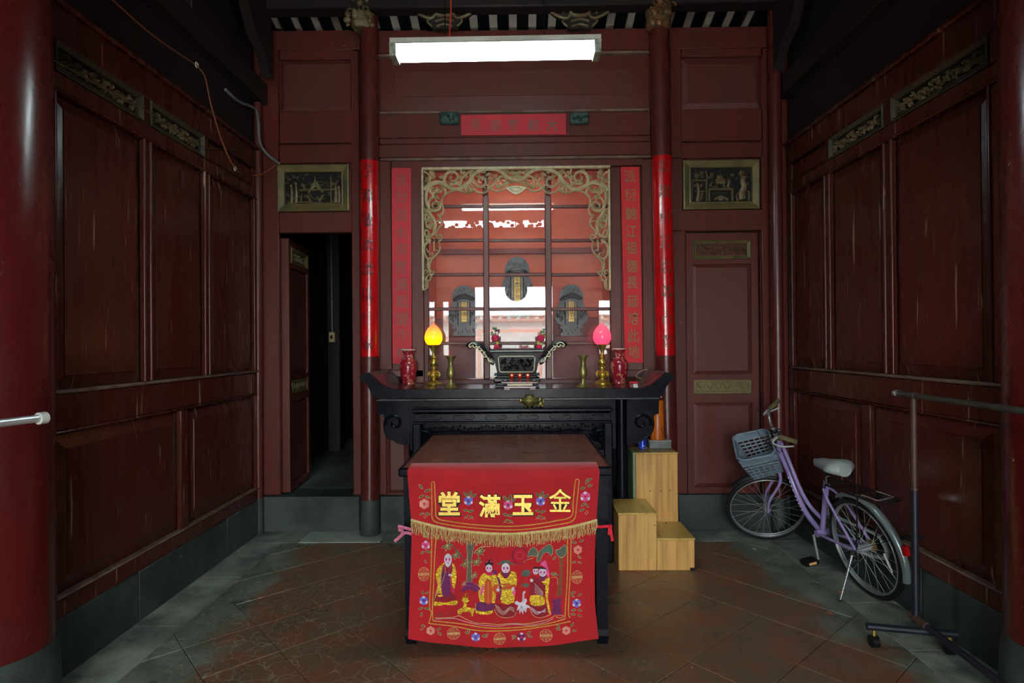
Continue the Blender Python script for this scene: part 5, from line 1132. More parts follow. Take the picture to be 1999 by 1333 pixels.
def bottom(u): t_ = (u - 983) / 186; return 1247 + 17 * max(0, 1 - t_ * t_) ** 1.1
def flapb(u): t_ = (u - 984) / 181; return 1013 + 27 * max(0, 1 - t_ * t_)
cloth = thing('embroidered_altar_cloth', (0, CY, .86), 'red embroidered cloth with gold characters and robed figures hanging over the offering table front', 'cloth')
def sheet(fn, v0, vb, nu, nv, name, back=None):
    q = MB(); vs = []; fs = []; rows_ = []
    if back:
        for yy, zz in back: rows_.append([(P(edgeL(920) + (edgeR(916) - edgeL(920)) * i / nu, 930, CY).x * (yy / CY if 0 else 1), yy, zz) for i in range(nu + 1)])
    for j in range(nv + 1):
        r = []
        for i in range(nu + 1):
            t_ = i / nu; u0 = 796 + 374 * t_; vt = v0(u0); v = vt + (vb(u0) - vt) * j / nv; u = edgeL(v) + (edgeR(v) - edgeL(v)) * t_; r.append(fn(u, v))
        rows_.append(r)
    for r in rows_: vs += r
    for j in range(len(rows_) - 1):
        for i in range(nu): a_ = j * (nu + 1) + i; fs.append((a_, a_ + 1, a_ + nu + 2, a_ + nu + 1))
    q.add(vs, fs, VEL); return q.build(name, cloth, ang=180)
sheet(S, lambda u: 1000, bottom, 60, 26, 'lower_panel')
ztop = P(983, 916, CY).z
sheet(lambda u, v: FL(u, v), lambda u: 917, flapb, 60, 14, 'flap', back=((TF + .085, TZ + .005), (TF + .05, TZ + .006)))
q = MB(); q.carve(FL, [(803 + 362 * i / 30, flapb(803 + 362 * i / 30)) for i in range(31)], 5, 5, .006, PALEG, 1); q.build('fringe_band', cloth)
q = MB(); rd = random.Random(11)
for i in range(270):
    u = 804 + 360 * i / 269 + rd.uniform(-.6, .6); v = flapb(u); Ln_ = rd.uniform(19, 27); w_ = rd.uniform(-3, 3); cv = rd.uniform(-2.2, 2.2)
    pts = [FL(u, v, .003), FL(u + cv, v + Ln_ * .4, .006 + rd.uniform(0, .008)), FL(u + w_ * .6 - cv * .4, v + Ln_ * .75, .005 + rd.uniform(0, .006)), FL(u + w_, v + Ln_, .004)]
    q.tube(pts, .0012, PALEG, 4, caps=False)
q.build('fringe', cloth, kind='stuff')
def mot(name, fn, body, lab=None):
    q = MB(); body(q, fn); return q.build(name, cloth, label=lab, ang=30)
# characters
for c_, x, y, sz in (('堂', 877.5, 981, 46), ('滿', 956, 986, 45), ('玉', 1021, 984, 43), ('金', 1093, 975, 47)):
    def body(q, f, c_=c_, x=x, y=y, sz=sz):
        bo = (.014, .006) if c_ == '金' else (.045, .028)
        q.text(f, c_, x + .3, y + .4, sz + 4.5, INK, .0012, bo[0], .93); q.text(f, c_, x, y, sz, GOLD, .0026, bo[1], .93)
    mot('gold_character', FL, body)
def leafy(q, f, pts):
    for x, y, L_, a_ in pts:
        a_ = R(a_); c, s = cos(a_), sin(a_); w_ = L_ * .2
        q.fill(f, [(x, y), (x + L_ * .35 * c - w_ * s, y + L_ * .35 * s + w_ * c), (x + L_ * c, y + L_ * s), (x + L_ * .35 * c + w_ * s, y + L_ * .35 * s - w_ * c)], LEAF, .0012, 3)
        q.line(f, [(x, y), (x + L_ * .4 * c - w_ * 1.1 * s, y + L_ * .4 * s + w_ * 1.1 * c), (x + L_ * c, y + L_ * s), (x + L_ * .4 * c + w_ * 1.1 * s, y + L_ * .4 * s - w_ * 1.1 * c), (x, y)], .55, PALEG, .0016, 3)
def bloom(q, f, x, y, r, m, mc=None, n=6):
    for k in range(n): a_ = 2 * pi * k / n - pi / 2; q.disc(f, x + r * .55 * cos(a_), y + r * .55 * sin(a_), r * .47, r * .47, m if k % 2 else WHT if m is not PCH else m, .0014 + .0002 * (k % 2), 10)
    q.disc(f, x, y, r * .5, r * .5, m, .0019, 10); q.disc(f, x, y, r * .24, r * .3, mc or CRI, .0023, 8)
def sprig(x, y, m, mc, up, dn, f=FL, r=9):
    def body(q, fn):
        q.line(fn, [(x - 2, y - 22 * up), (x, y), (x, y + 30 * dn)], .8, LEAF, .001)
        if up: leafy(q, fn, [(x - 2, y - 8, 12, -130), (x + 2, y - 8, 13, -75), (x + 6, y - 7, 12, -35)])
        if dn: leafy(q, fn, [(x, y + 20, 11, 195), (x, y + 22, 11, -20), (x, y + 28, 9, 150), (x + 1, y + 30, 9, 20)])
        if dn: q.line(fn, [(x - 10, y + 36), (x - 4, y + 33), (x, y + 36), (x + 6, y + 34), (x + 11, y + 37)], .5, PALEG, .001)
        bloom(q, fn, x, y, r, m, mc)
    mot('embroidered_flower', f, body)
sprig(915, 976, BLT, PUR, 1, 1); sprig(992, 984, PNK, PUR, 1, 1); sprig(1055, 977, BLT, PUR, 1, 1)
def side(x, y, m, ups, dns, f, sw=0):
    def body(q, fn):
        q.line(fn, [(x, ups[0][1]), (x + 2, y), (x, dns[-1][1] if dns else y)], .6, LEAF, .001); leafy(q, fn, ups + dns); bloom(q, fn, x, y, 10, m, None)
        if sw: q.line(fn, [(x + 2, y + sw - 8), (x + 5, y + sw - 4), (x + 2, y + sw), (x - 1, y + sw - 3), (x + 2, y + sw - 5)], .7, PALEG, .001)
    mot('embroidered_flower', f, body)
side(829, 982, PCH, [(826, 953, 12, -130), (830, 958, 12, -20), (828, 965, 11, 150), (831, 967, 10, 20)], [(828, 1000, 9, 160), (830, 1001, 11, 5)], FL, 28)
side(1142, 968, PNK, [(1143, 944, 13, -70), (1145, 938, 12, -30), (1142, 950, 11, 165), (1146, 948, 11, -15)], [(1142, 980, 11, 140), (1143, 982, 9, 50), (1140, 992, 11, 160)], FL, 34)
def body(q, f):
    o = [(843, 942), (844, 985), (847, 1014), (880, 1023), (927, 1029), (985, 1032.5), (1040, 1030), (1090, 1022), (1119, 1013), (1125, 985), (1130, 937)]; i = [(849, 942), (851, 985), (854, 1009), (880, 1016), (927, 1022.5), (985, 1025.5), (1040, 1022.5), (1085, 1015), (1115, 1006), (1118, 980), (1122.5, 937)]
    q.line(f, o, 2.0, GOLD, .001); q.line(f, i, 2.0, GOLD, .001); q.line(f, [(843, 942), (844.5, 939.5), (848, 939.5), (849, 942)], 1.6, GOLD, .001); q.line(f, [(1122.5, 937), (1124, 934.5), (1128.5, 934.5), (1130, 937)], 1.6, GOLD, .001)
mot('gold_border_line', FL, body)
Z = lambda *p: [(770 + x * .2251, 1050 + y * .2251) for x, y in p]
z = lambda x, y: (770 + x * .2251, 1050 + y * .2251)
def body(q, f):
    for pts in (Z((325, -10), (318, 300), (305, 590), (322, 640), (300, 738)), Z((362, -10), (350, 160), (340, 400), (330, 600), (336, 715)), Z((1500, -10), (1500, 300), (1482, 600), (1480, 698)), Z((1532, -10), (1525, 300), (1508, 620), (1522, 690)),
                Z((305, 738), (500, 765), (700, 798), (900, 804), (1100, 797), (1300, 765), (1525, 722)), Z((336, 715), (600, 750), (800, 776), (1000, 780), (1200, 765), (1350, 735), (1480, 698))): q.line(f, pts, 1.9, GOLD, .001)
    q.line(f, Z((352, 690), (500, 690), (560, 676), (620, 705), (700, 735), (800, 738), (900, 748), (1000, 742), (1150, 745), (1260, 722), (1340, 700), (1400, 668), (1470, 672), (1440, 690), (1400, 680)), 1.1, PALEG, .0012)
    q.line(f, Z((352, 700), (520, 700), (600, 722), (720, 748), (900, 762), (1020, 748), (1160, 757), (1290, 735), (1380, 695)), .8, WHT, .0012)
    for x, y in ((380, 660), (400, 665), (465, 650), (690, 715), (880, 725), (960, 720), (1060, 735), (1200, 722), (1280, 712)): q.line(f, Z((x - 22, y + 15), (x - 14, y - 8), (x, y + 12), (x + 10, y - 12), (x + 24, y + 12)), .6, LEAF, .0012)
mot('gold_border_line', S, body)
def medal(x, y, rx, ry):
    def body(q, f):
        n = 24; q.line(f, Z(*[(x + rx * cos(2 * pi * k / n), y + ry * sin(2 * pi * k / n)) for k in range(n)]), .8, PALEG, .001, 2, True)
        for dy in (-.14, .0, .14): q.line(f, Z((x - rx * .95, y + ry * dy + 2), (x + rx * .95, y + ry * dy - 2)), 1.1, PALEG, .0012, 0)
        for sx_ in (-1, 1):
            for sy in (-1, 1): q.line(f, Z((x + sx_ * 5, y + sy * ry * .9), (x + sx_ * 6, y + sy * ry * .35), (x + sx_ * rx * .62, y + sy * ry * .35), (x + sx_ * rx * .5, y + sy * ry * .68), (x + sx_ * rx * .25, y + sy * ry * .55)), .7, PALEG, .0012, 3)
    mot('embroidered_medallion', S, body)
for x, y, rx, ry in ((255, 312, 48, 58), (1583, 338, 46, 56), (512, 830, 54, 50), (912, 872, 50, 50), (1315, 842, 52, 52)): medal(x, y, rx, ry)
for x, y, m, ups, dns in ((272, 62, PNK, [(260, -10, 40, -60), (290, -5, 36, 200)], [(270, 110, 50, 20), (262, 115, 40, 150), (262, 190, 34, 60)]), (255, 540, BLT, [(250, 490, 40, -100), (270, 480, 34, -30)], [(250, 600, 44, 160), (262, 605, 44, 10), (240, 640, 40, 100)]),
                       (1590, 100, PCH, [(1580, 40, 46, 190), (1600, 30, 44, -20)], [(1590, 150, 40, 40), (1575, 200, 40, 160), (1590, 205, 34, 20)]), (1580, 565, BLT, [(1570, 470, 44, 180), (1590, 500, 40, -30), (1560, 510, 40, 215)], [(1575, 620, 44, 170), (1590, 620, 40, 20), (1570, 665, 44, 190), (1590, 665, 40, 30)]),
                       (315, 800, PCH, [(270, 765, 40, 200), (255, 780, 34, 160)], [(365, 800, 44, -30), (375, 815, 44, 40)]), (705, 857, BLT, [(650, 830, 44, 200), (655, 815, 40, 230)], [(760, 850, 48, -15), (790, 860, 44, -60)]),
                       (1102, 860, PUR, [(1055, 855, 40, 190), (1050, 860, 36, 150)], [(1150, 840, 46, -50), (1155, 850, 44, 10)]), (1490, 800, PCH, [(1440, 790, 42, 190), (1430, 780, 40, 240)], [(1530, 770, 44, -60), (1540, 800, 40, 10)])):
    def body(q, f, x=x, y=y, m=m, ups=ups, dns=dns):
        leafy(q, f, [z(a_, b2) + (c_ * .2251, d_) for a_, b2, c_, d_ in ups + dns]); bloom(q, f, *z(x, y), 8.6, m, PUR if m is BLT else CRI)
    mot('embroidered_flower', S, body)
def face(q, f, x, y, rx, ry, hair=None, beard=None):
    q.disc(f, *z(x, y), rx * .2251, ry * .2251, WHT, .0028, 18)
    for s in (-1, 1):
        q.disc(f, *z(x + s * rx * .45, y + ry * .05), rx * .06, ry * .07, PNK, .0032, 10); q.disc(f, *z(x + s * rx * .40, y - ry * .05), rx * .042, ry * .022, PUR, .0035, 8); q.line(f, Z((x + s * rx * .15, y - ry * .28), (x + s * rx * .7, y - ry * .22)), .5, INK, .0035, 0)
    q.line(f, Z((x, y - ry * .05), (x - 2, y + ry * .3), (x + 5, y + ry * .33)), .4, PNK, .0035, 0); q.disc(f, *z(x, y + ry * .58), rx * .05, ry * .02, CRI, .0035, 8)
    if beard: q.fill(f, Z((x - rx * .9, y + ry * .35), (x - rx * .5, y + ry * 1.1), (x, y + ry * 1.35), (x + rx * .5, y + ry * 1.1), (x + rx * .9, y + ry * .35), (x, y + ry * .7)), WHT, .0034, 2)
def outl(q, f, pts, m=PALEG, w_=.8, h=.0026, cl_=True): q.line(f, Z(*pts), w_, m, h, 3, cl_)
def old(q, f):
    g = ((430, 215), (385, 250), (358, 320), (380, 410), (362, 490), (430, 500), (440, 400), (440, 260)); q.fill(f, Z(*g), SEQ, .001, 2)
    g = ((500, 215), (530, 260), (538, 340), (520, 440), (500, 400), (490, 300)); q.fill(f, Z(*g), SEQ, .001, 2)
    q.fill(f, Z((425, 225), (500, 225), (495, 310), (410, 320)), MAR, .0014, 2); q.fill(f, Z((408, 305), (478, 300), (485, 480), (500, 495), (415, 495)), PUR, .0018, 2)
    q.fill(f, Z((365, 485), (350, 540), (535, 540), (500, 480)), MAR, .0012, 2); q.fill(f, Z((350, 545), (352, 590), (440, 575), (535, 585), (540, 540), (440, 560)), SEQ, .0016, 2)
    outl(q, f, ((425, 240), (440, 300), (400, 420), (365, 480), (348, 530))), outl(q, f, ((480, 300), (495, 400), (520, 470), (495, 450)), PNK); outl(q, f, ((435, 225), (455, 300)), PNK, .7, .003, False); outl(q, f, ((498, 225), (470, 300)), PNK, .7, .003, False)
    q.disc(f, *z(482, 318), 3.2, 2.4, WHT, .003); face(q, f, 465, 182, 33, 50, beard=1)
def lady(q, f):
    q.fill(f, Z((795, 300), (745, 335), (724, 430), (745, 560), (800, 555), (870, 560), (885, 440), (915, 420), (900, 350), (860, 305)), SEQ, .001, 2)
    q.fill(f, Z((785, 375), (840, 372), (848, 550), (782, 555)), ORG, .0016, 2); q.line(f, Z((812, 380), (812, 548)), .8, GOLD, .002, 0); q.fill(f, Z((745, 470), (770, 400), (778, 430), (755, 500)), PNK, .0018, 2)
    q.fill(f, Z((705, 562), (712, 630), (780, 640), (850, 630), (866, 570), (800, 555)), PUR, .0014, 2); q.fill(f, Z((708, 625), (712, 652), (780, 660), (845, 650), (852, 622), (780, 636)), SEQ, .0018, 2); outl(q, f, ((706, 562), (703, 600), (712, 640)), PALEG, .8, .0026, False)
    q.fill(f, Z((786, 215), (790, 190), (805, 200), (822, 192), (840, 186), (855, 205), (852, 235), (820, 225), (790, 245)), INK, .002, 2); q.fill(f, Z((800, 290), (790, 310), (825, 325), (860, 312), (845, 288)), CRI, .0024, 2); q.disc(f, *z(800, 205), 2.4, 2, CRI, .0026); q.disc(f, *z(840, 203), 2.4, 2, CRI, .0026)
    face(q, f, 820, 260, 29, 33); q.disc(f, *z(870, 295), 4.5, 5, PUR, .002)
def lord(q, f):
    q.fill(f, Z((925, 290), (895, 330), (905, 420), (930, 560), (1035, 560), (1042, 440), (1062, 400), (1055, 310), (1010, 285)), SEQ, .001, 2)
    q.fill(f, Z((925, 290), (940, 335), (965, 350), (1000, 320), (1005, 288)), MAR, .0016, 2); q.fill(f, Z((850, 420), (905, 395), (1045, 400), (1040, 440), (930, 440), (870, 480)), ORG, .0018, 2); outl(q, f, ((905, 398), (975, 408), (1048, 398)), GOLD, .7, .0026, False); outl(q, f, ((915, 440), (975, 446), (1040, 436)), GOLD, .7, .0026, False)
    q.fill(f, Z((890, 340), (905, 400), (915, 470), (895, 530), (920, 520), (930, 420), (905, 340)), PUR, .002, 2); q.disc(f, *z(898, 445), 3, 3.6, WHT, .003); q.disc(f, *z(1028, 440), 3, 4, WHT, .003); q.fill(f, Z((1020, 450), (1050, 450), (1045, 500), (1030, 490)), PNK, .0022, 2)
    q.fill(f, Z((875, 560), (868, 620), (900, 670), (960, 690), (1030, 680), (1055, 640), (1040, 570), (960, 580)), MAR, .0012, 2)
    for k in range(4): outl(q, f, ((872 + k * 10, 590 + k * 6 - 20), (900 + k * 8, 635 - k * 4), (950 + k * 3, 662 - k * 10), (1000, 620 - k * 8), (1040, 645 - k * 12)), WHT if k % 2 else PALEG, .7, .0022, False)
    outl(q, f, ((868, 610), (895, 665), (960, 690), (1035, 678), (1055, 640)), PALEG, 1, .0024, False)
    q.fill(f, Z((930, 225), (928, 195), (965, 188), (1002, 195), (1000, 222), (965, 215)), GRY, .002, 2); q.fill(f, Z((890, 215), (930, 208), (930, 225), (895, 228)), GRY, .0018); q.fill(f, Z((1000, 208), (1040, 222), (1060, 232), (1000, 226)), GRY, .0018); face(q, f, 965, 258, 36, 44); q.fill(f, Z((945, 300), (985, 300), (975, 340), (955, 335)), PUR, .0036, 2)
def pair(q, f):
    q.fill(f, Z((1265, 235), (1280, 205), (1310, 195), (1325, 240), (1345, 320), (1325, 330), (1300, 250)), PNK, .0014, 2)
    q.fill(f, Z((1195, 335), (1178, 400), (1178, 500), (1260, 510), (1300, 500), (1320, 400), (1280, 360)), MAR, .0012, 2); q.fill(f, Z((1235, 362), (1290, 378), (1345, 330), (1335, 420), (1300, 400), (1250, 390)), SEQ, .0016, 2); q.fill(f, Z((1312, 400), (1340, 420), (1330, 520), (1355, 640), (1335, 640), (1310, 500)), SEQ, .0016, 2)
    q.fill(f, Z((1180, 500), (1182, 575), (1240, 590), (1300, 575), (1290, 505)), SEQ, .0018, 2); q.fill(f, Z((1180, 575), (1175, 620), (1210, 670), (1270, 685), (1330, 655), (1325, 560), (1240, 590)), MAR, .0014, 2)
    for k in range(5): outl(q, f, ((1215, 395 + k * 18), (1250, 430 + k * 15), (1288, 470 + k * 6)), WHT, .7, .0024, False)
    for k in range(4): outl(q, f, ((1175 + k * 9, 595 + k * 5), (1200 + k * 8, 640 - k * 3), (1240, 660 - k * 8), (1310, 610 + k * 10)), WHT, .7, .0024, False)
    outl(q, f, ((1172, 600), (1200, 668), (1260, 690), (1330, 670), (1360, 650)), PALEG, .9, .0026, False); q.fill(f, Z((1205, 258), (1215, 250), (1250, 252), (1312, 258), (1310, 270), (1250, 265), (1210, 268)), INK, .0034, 2); q.fill(f, Z((1262, 330), (1310, 330), (1300, 370), (1275, 365)), PUR, .0026, 2)
    face(q, f, 1225, 287, 24, 30); face(q, f, 1285, 297, 33, 37); q.disc(f, *z(1190, 368), 3, 3.5, WHT, .003)
mot('embroidered_figure', S, old, 'bearded old figure in gold robe, standing apart at the left'); mot('embroidered_figure', S, lady, 'figure in gold robe with dark hair, left of the pair'); mot('embroidered_figure', S, lord, 'figure in gold robe with green winged hat'); mot('embroidered_figure', S, pair, 'figure with pink hood carrying a child')
def deer(q, f):
    q.fill(f, Z((580, 540), (600, 515), (630, 520), (650, 545), (630, 560), (625, 600), (660, 605), (700, 612), (690, 640), (680, 680), (668, 680), (665, 645), (640, 640), (612, 645), (590, 640), (575, 665), (550, 660), (548, 625), (580, 610), (600, 590), (600, 560)), SEQ, .0012, 0)
    for a_, b2 in (((600, 520), (585, 505)), ((615, 518), (618, 482)), ((630, 520), (655, 505)), ((618, 495), (640, 480))): q.line(f, Z(a_, b2), 2, SEQ, .0014, 0)
    q.disc(f, *z(610, 538), .9, .9, INK, .0018, 6)
    for x, y in ((600, 610), (620, 625), (645, 615), (665, 625), (605, 630)): q.disc(f, *z(x, y), 1, 1, BRN, .0018, 6)
mot('embroidered_deer', S, deer)
def crane(q, f):
    q.line(f, Z((1128, 465), (1120, 480), (1118, 520), (1112, 560)), 3.4, WHT, .0014); q.disc(f, *z(1127, 470), 2.2, 2.6, WHT, .0016)
    q.fill(f, Z((1040, 560), (1060, 545), (1085, 560), (1100, 560), (1120, 530), (1140, 525), (1150, 545), (1135, 575), (1170, 590), (1180, 610), (1150, 605), (1140, 650), (1120, 625), (1115, 665), (1100, 630), (1085, 660), (1080, 620), (1060, 630), (1075, 585), (1050, 575)), WHT, .0012, 0)
    for k in range(6): q.line(f, Z((1100, 590), (1062 + k * 18, 650)), .4, PUR, .0018, 0)
    q.disc(f, *z(1128, 464), 1, .8, CRI, .002, 6)
mot('embroidered_crane', S, crane)
def pine(q, f):
    q.fill(f, Z((620, 40), (690, 40), (668, 200), (672, 390), (622, 390), (630, 200)), GRY, .0008); 
    for xx in (632, 650, 664): q.line(f, Z((xx, 60), (xx - 4, 220), (xx, 385)), .6, BRN, .0012)
    q.line(f, Z((500, 60), (560, 130), (605, 190), (630, 240)), 2.2, GRY, .0008); q.line(f, Z((690, 130), (740, 85), (835, 72)), 1.2, PALEG, .0012)
    for x, y, s in ((455, 60, 1.3), (530, 140, 1.2), (610, 220, 1.1), (710, 200, 1.2), (735, 110, 1.3), (690, 320, .8), (600, 395, .6)):
        for k in range(5):
            a_ = -70 + k * 52 + (x % 40); leafy(q, f, [z(x, y) + (9 * s, a_)])
    q.line(f, Z((625, 60), (635, 200), (622, 390)), .7, PALEG, .0014); q.line(f, Z((692, 60), (668, 200), (674, 380)), .7, PALEG, .0014)
mot('embroidered_pine_tree', S, pine)
def tree2(q, f):
    q.fill(f, Z((1425, 165), (1470, 160), (1458, 300), (1455, 500), (1400, 500), (1415, 400), (1430, 300)), BRN, .0008); q.line(f, Z((1425, 170), (1432, 300), (1405, 490)), .7, ORG, .0012)
    for g in (((1150, 165), (1170, 110), (1205, 80), (1240, 110), (1235, 160), (1190, 155)), ((1250, 130), (1290, 85), (1345, 55), (1375, 100), (1360, 155), (1330, 125), (1290, 140), (1262, 200), (1235, 205)), ((1395, 110), (1430, 95), (1470, 60), (1492, 80), (1480, 150), (1430, 165))): q.fill(f, Z(*g), GRY, .001, 2); outl(q, f, g, PALEG, .8, .0014)
    q.fill(f, Z((1270, 130), (1320, 90), (1350, 70), (1355, 130), (1310, 118)), LGR, .0016); leafy(q, f, [z(1375, 190) + (9, -55), z(1355, 310) + (12, -5), z(1420, 320) + (11, 185)]); q.line(f, Z((1115, 215), (1150, 190), (1205, 175)), 1, PALEG, .0012)
    q.line(f, Z((1360, 340), (1410, 345), (1412, 400)), .8, PALEG, .0012)
mot('embroidered_tree', S, tree2)
def rock(q, f):
    q.fill(f, Z((578, 455), (600, 405), (655, 382), (705, 400), (748, 440), (700, 470), (660, 450), (620, 455), (590, 468)), PUR, .001, 2); outl(q, f, ((600, 440), (640, 410), (700, 430), (740, 462)), PNK, .8, .0014, False); outl(q, f, ((580, 452), (605, 402), (655, 382), (712, 404), (748, 440)), PNK, .8, .0014, False)
mot('embroidered_rock', S, rock)
def rock2(q, f):
    q.fill(f, Z((1365, 500), (1380, 540), (1410, 520), (1450, 515), (1440, 600), (1450, 660), (1360, 660), (1375, 600)), PUR, .001, 0); q.fill(f, Z((1100, 320), (1120, 280), (1160, 275), (1180, 310), (1150, 340)), GRY, .001, 2); q.fill(f, Z((1095, 410), (1130, 390), (1170, 405), (1150, 430)), GRY, .001, 2); q.line(f, Z((1150, 340), (1140, 390), (1090, 440)), .8, ORG, .001)
    n = 16; q.line(f, Z(*[(1088 + 66 * cos(2 * pi * k / n), 152 + 72 * sin(2 * pi * k / n)) for k in range(n)]), 1.6, PUR, .001, 2, True); q.line(f, Z(*[(1085 + 34 * cos(2 * pi * k / n), 152 + 30 * sin(2 * pi * k / n)) for k in range(n)]), 1, PNK, .001, 2, True)
mot('embroidered_ornament', S, rock2)
# ribbons tying the cloth to the legs
def rib(q, pts, w_, m):
    vs = []; 
    for i, p_ in enumerate(pts):
        a_ = Vector(pts[min(i + 1, len(pts) - 1)]) - Vector(pts[max(0, i - 1)]); nrm = Vector((-a_.z, 0, a_.x)).normalized() * w_ / 2; vs += [Vector(p_) + nrm, Vector(p_) - nrm]
    q.add(vs, [(2 * i, 2 * i + 1, 2 * i + 3, 2 * i + 2) for i in range(len(pts) - 1)], m)
g = lambda x, y, Y: tuple(P(x, y, Y))
q = MB(); PR = mat('pink_ribbon', (224, 130, 160), (196, 90, 120), rough=.7, scale=30)
for pts in ([(804, 1034, 2.76), (790, 1030, 2.775), (777, 1027, 2.78)], [(804, 1042, 2.76), (790, 1040, 2.77), (778, 1050, 2.78), (770, 1057, 2.785)], [(779, 1028, 2.78), (786, 1040, 2.775), (776, 1052, 2.79)]): rib(q, cr([g(*p_) for p_ in pts], 4), .014, PR)
q.ball(g(781, 1034, 2.775), .010, PR, 6); q.build('ribbon', cloth, label='faded pink ribbon')
q = MB(); RR_ = mat('red_ribbon', (222, 16, 48), rough=.6)
for pts in ([(1160, 1028, 2.76), (1176, 1028, 2.775), (1193, 1026, 2.78)], [(1192, 1026, 2.78), (1193, 1040, 2.785), (1196, 1056, 2.79)], [(1190, 1028, 2.782), (1189, 1044, 2.785)]): rib(q, cr([g(*p_) for p_ in pts], 4), .013, RR_)
q.ball(g(1192, 1027, 2.775), .009, RR_, 6); q.build('ribbon', cloth, label='bright red ribbon')
# ============================================================ BICYCLE
BM = Vector((1.985, 3.345, 0)); PHI = R(98); LAM = R(-10.5); SIG = R(67); RW = .281; WB = .935
TR = Matrix.Rotation(PHI, 3, 'Z') @ Matrix.Rotation(LAM, 3, 'X')
def T(p): return TR @ Vector(p) + BM
HA = R(68); AXD = Vector((-cos(HA), 0, sin(HA))); AX0 = Vector((WB - .06, 0, RW)); AR = Matrix.Rotation(SIG, 3, AXD)
def FT(p): return T(AR @ (Vector(p) - AX0) + AX0)
def axp(z): return AX0 + AXD * ((z - RW) / AXD.z)
LAV = mat('lavender_paint', (176, 156, 210), (158, 138, 196), rough=.2, scale=4, metal=.15, coat=.5); BASK = mat('grey_plastic', (132, 148, 160), (112, 128, 140), rough=.45, scale=8); ALU = mat('brushed_alloy', (214, 220, 220), rough=.32, metal=.6); SAD = mat('silver_vinyl', (168, 178, 172), (140, 150, 146), rough=.35, scale=10); CREAM = mat('worn_cream_grip', (128, 122, 84), (84, 78, 54), rough=.5, scale=30)
bike = thing('bicycle', BM, 'lavender step-through bicycle with grey basket parked on its kickstand by the right wall', 'bicycle')
def tb(name, path, r, m, fn=T, n=10, sm=6, par=None, **k):
    q = MB(); q.tube([fn(p_) for p_ in (cr(path, sm) if sm else path)], r, m, n, **k); return q.build(name, par or bike, ang=60)
# frame
q = MB()
for pts, r in (([(.655, 0, .775), (.60, 0, .66), (.535, 0, .50), (.46, 0, .40), (.355, 0, .345)], .0125), ([(.69, 0, .70), (.625, 0, .57), (.565, 0, .42), (.49, 0, .315), (.375, 0, .25)], .017), ([(.375, 0, .245), (.235, 0, .60)], .016)):
    q.tube([T(p_) for p_ in cr(pts, 6)], r, LAV, 12)
q.tube([T(axp(.62)), T(axp(.795))], .0185, LAV, 14); q.tube([T((.375, -.04, .248)), T((.375, .04, .248))], .022, LAV, 14)
for s in (-1, 1):
    q.tube([T(p_) for p_ in cr([(.36, s * .03, .247), (.2, s * .045, .262), (0, s * .055, RW)], 4)], .009, LAV, 8); q.tube([T(p_) for p_ in cr([(.25, s * .02, .56), (.18, s * .045, .50), (0, s * .055, RW)], 4)], .008, LAV, 8)
q.build('frame', bike, ang=60)
q = MB()
for k in range(9): a_ = .30 + k * .045; p_ = cr([(.69, 0, .70), (.625, 0, .57), (.565, 0, .42), (.49, 0, .315), (.375, 0, .25)], 12)[int(a_ * 48)]; q.ball(T((p_[0], .0172, p_[2])), .0045, WHITEM, 4, (1, .4, 1))
q.build('frame_marking', bike)
RIMM = mat('dull_rim', (160, 168, 168), rough=.3, metal=.6)
# wheels
def wheel(nm, fn, c, lab=None):
    ring = lambda r, y=0, n=56: [fn((c[0] + r * cos(2 * pi * k / n), y, c[2] + r * sin(2 * pi * k / n))) for k in range(n)]
    q = MB()
    for y in (-.010, .010): q.tube(ring(RW - .034, y), .0048, RIMM, 8, closed=True)
    q.tube(ring(RW - .030, 0), .006, RIMM, 8, closed=True); w_ = q.build(nm, bike, ang=60)
    q = MB(); q.tube(ring(RW - .0165), .0165, RUBBER, 12, closed=True); q.build('tyre', w_, ang=60)
    q = MB(); q.tube([fn((c[0], -.045, c[2])), fn((c[0], -.03, c[2])), fn((c[0], -.028, c[2])), fn((c[0], .028, c[2])), fn((c[0], .03, c[2])), fn((c[0], .045, c[2]))], [.008, .008, .02, .02, .008, .008], ALU, 14); q.build('hub', w_, ang=60)
    q = MB(); n = 28
    for k in range(n):
        a_ = 2 * pi * k / n; s = 1 if k % 2 else -1; b2 = a_ + (.9 if (k // 2) % 2 else -.9)
        q.tube([fn((c[0] + .018 * cos(b2), s * .026, c[2] + .018 * sin(b2))), fn((c[0] + (RW - .036) * cos(a_), 0, c[2] + (RW - .036) * sin(a_)))], .0010, ALU, 4, caps=False)
    q.build('spokes', w_, kind='stuff'); return w_
wf = wheel('front_wheel', FT, (WB, 0, RW)); wr_ = wheel('rear_wheel', T, (0, 0, RW))
def fender(nm, fn, c, a0, a1, par=None, m=ALU, wd=.022, rr=RW + .022):
    q = MB(); n = 26; vs = []; pr = [(-wd, -.012), (-wd * .8, .002), (0, .010), (wd * .8, .002), (wd, -.012)]
    for k in range(n + 1):
        a_ = R(a0 + (a1 - a0) * k / n)
        for y, d in pr: vs.append(fn((c[0] + (rr + d) * cos(a_), y, c[2] + (rr + d) * sin(a_))))
    q.add(vs, [(k * 5 + j, k * 5 + j + 1, k * 5 + j + 6, k * 5 + j + 5) for k in range(n) for j in range(4)], m); return q.build(nm, bike, ang=60)
fender('rear_fender', T, (0, 0, RW), 60, 196, m=mat('silver_grey_fender', (150, 166, 164), rough=.3, metal=.6)); fender('front_fender', FT, (WB, 0, RW), 60, 128, m=BLKP)
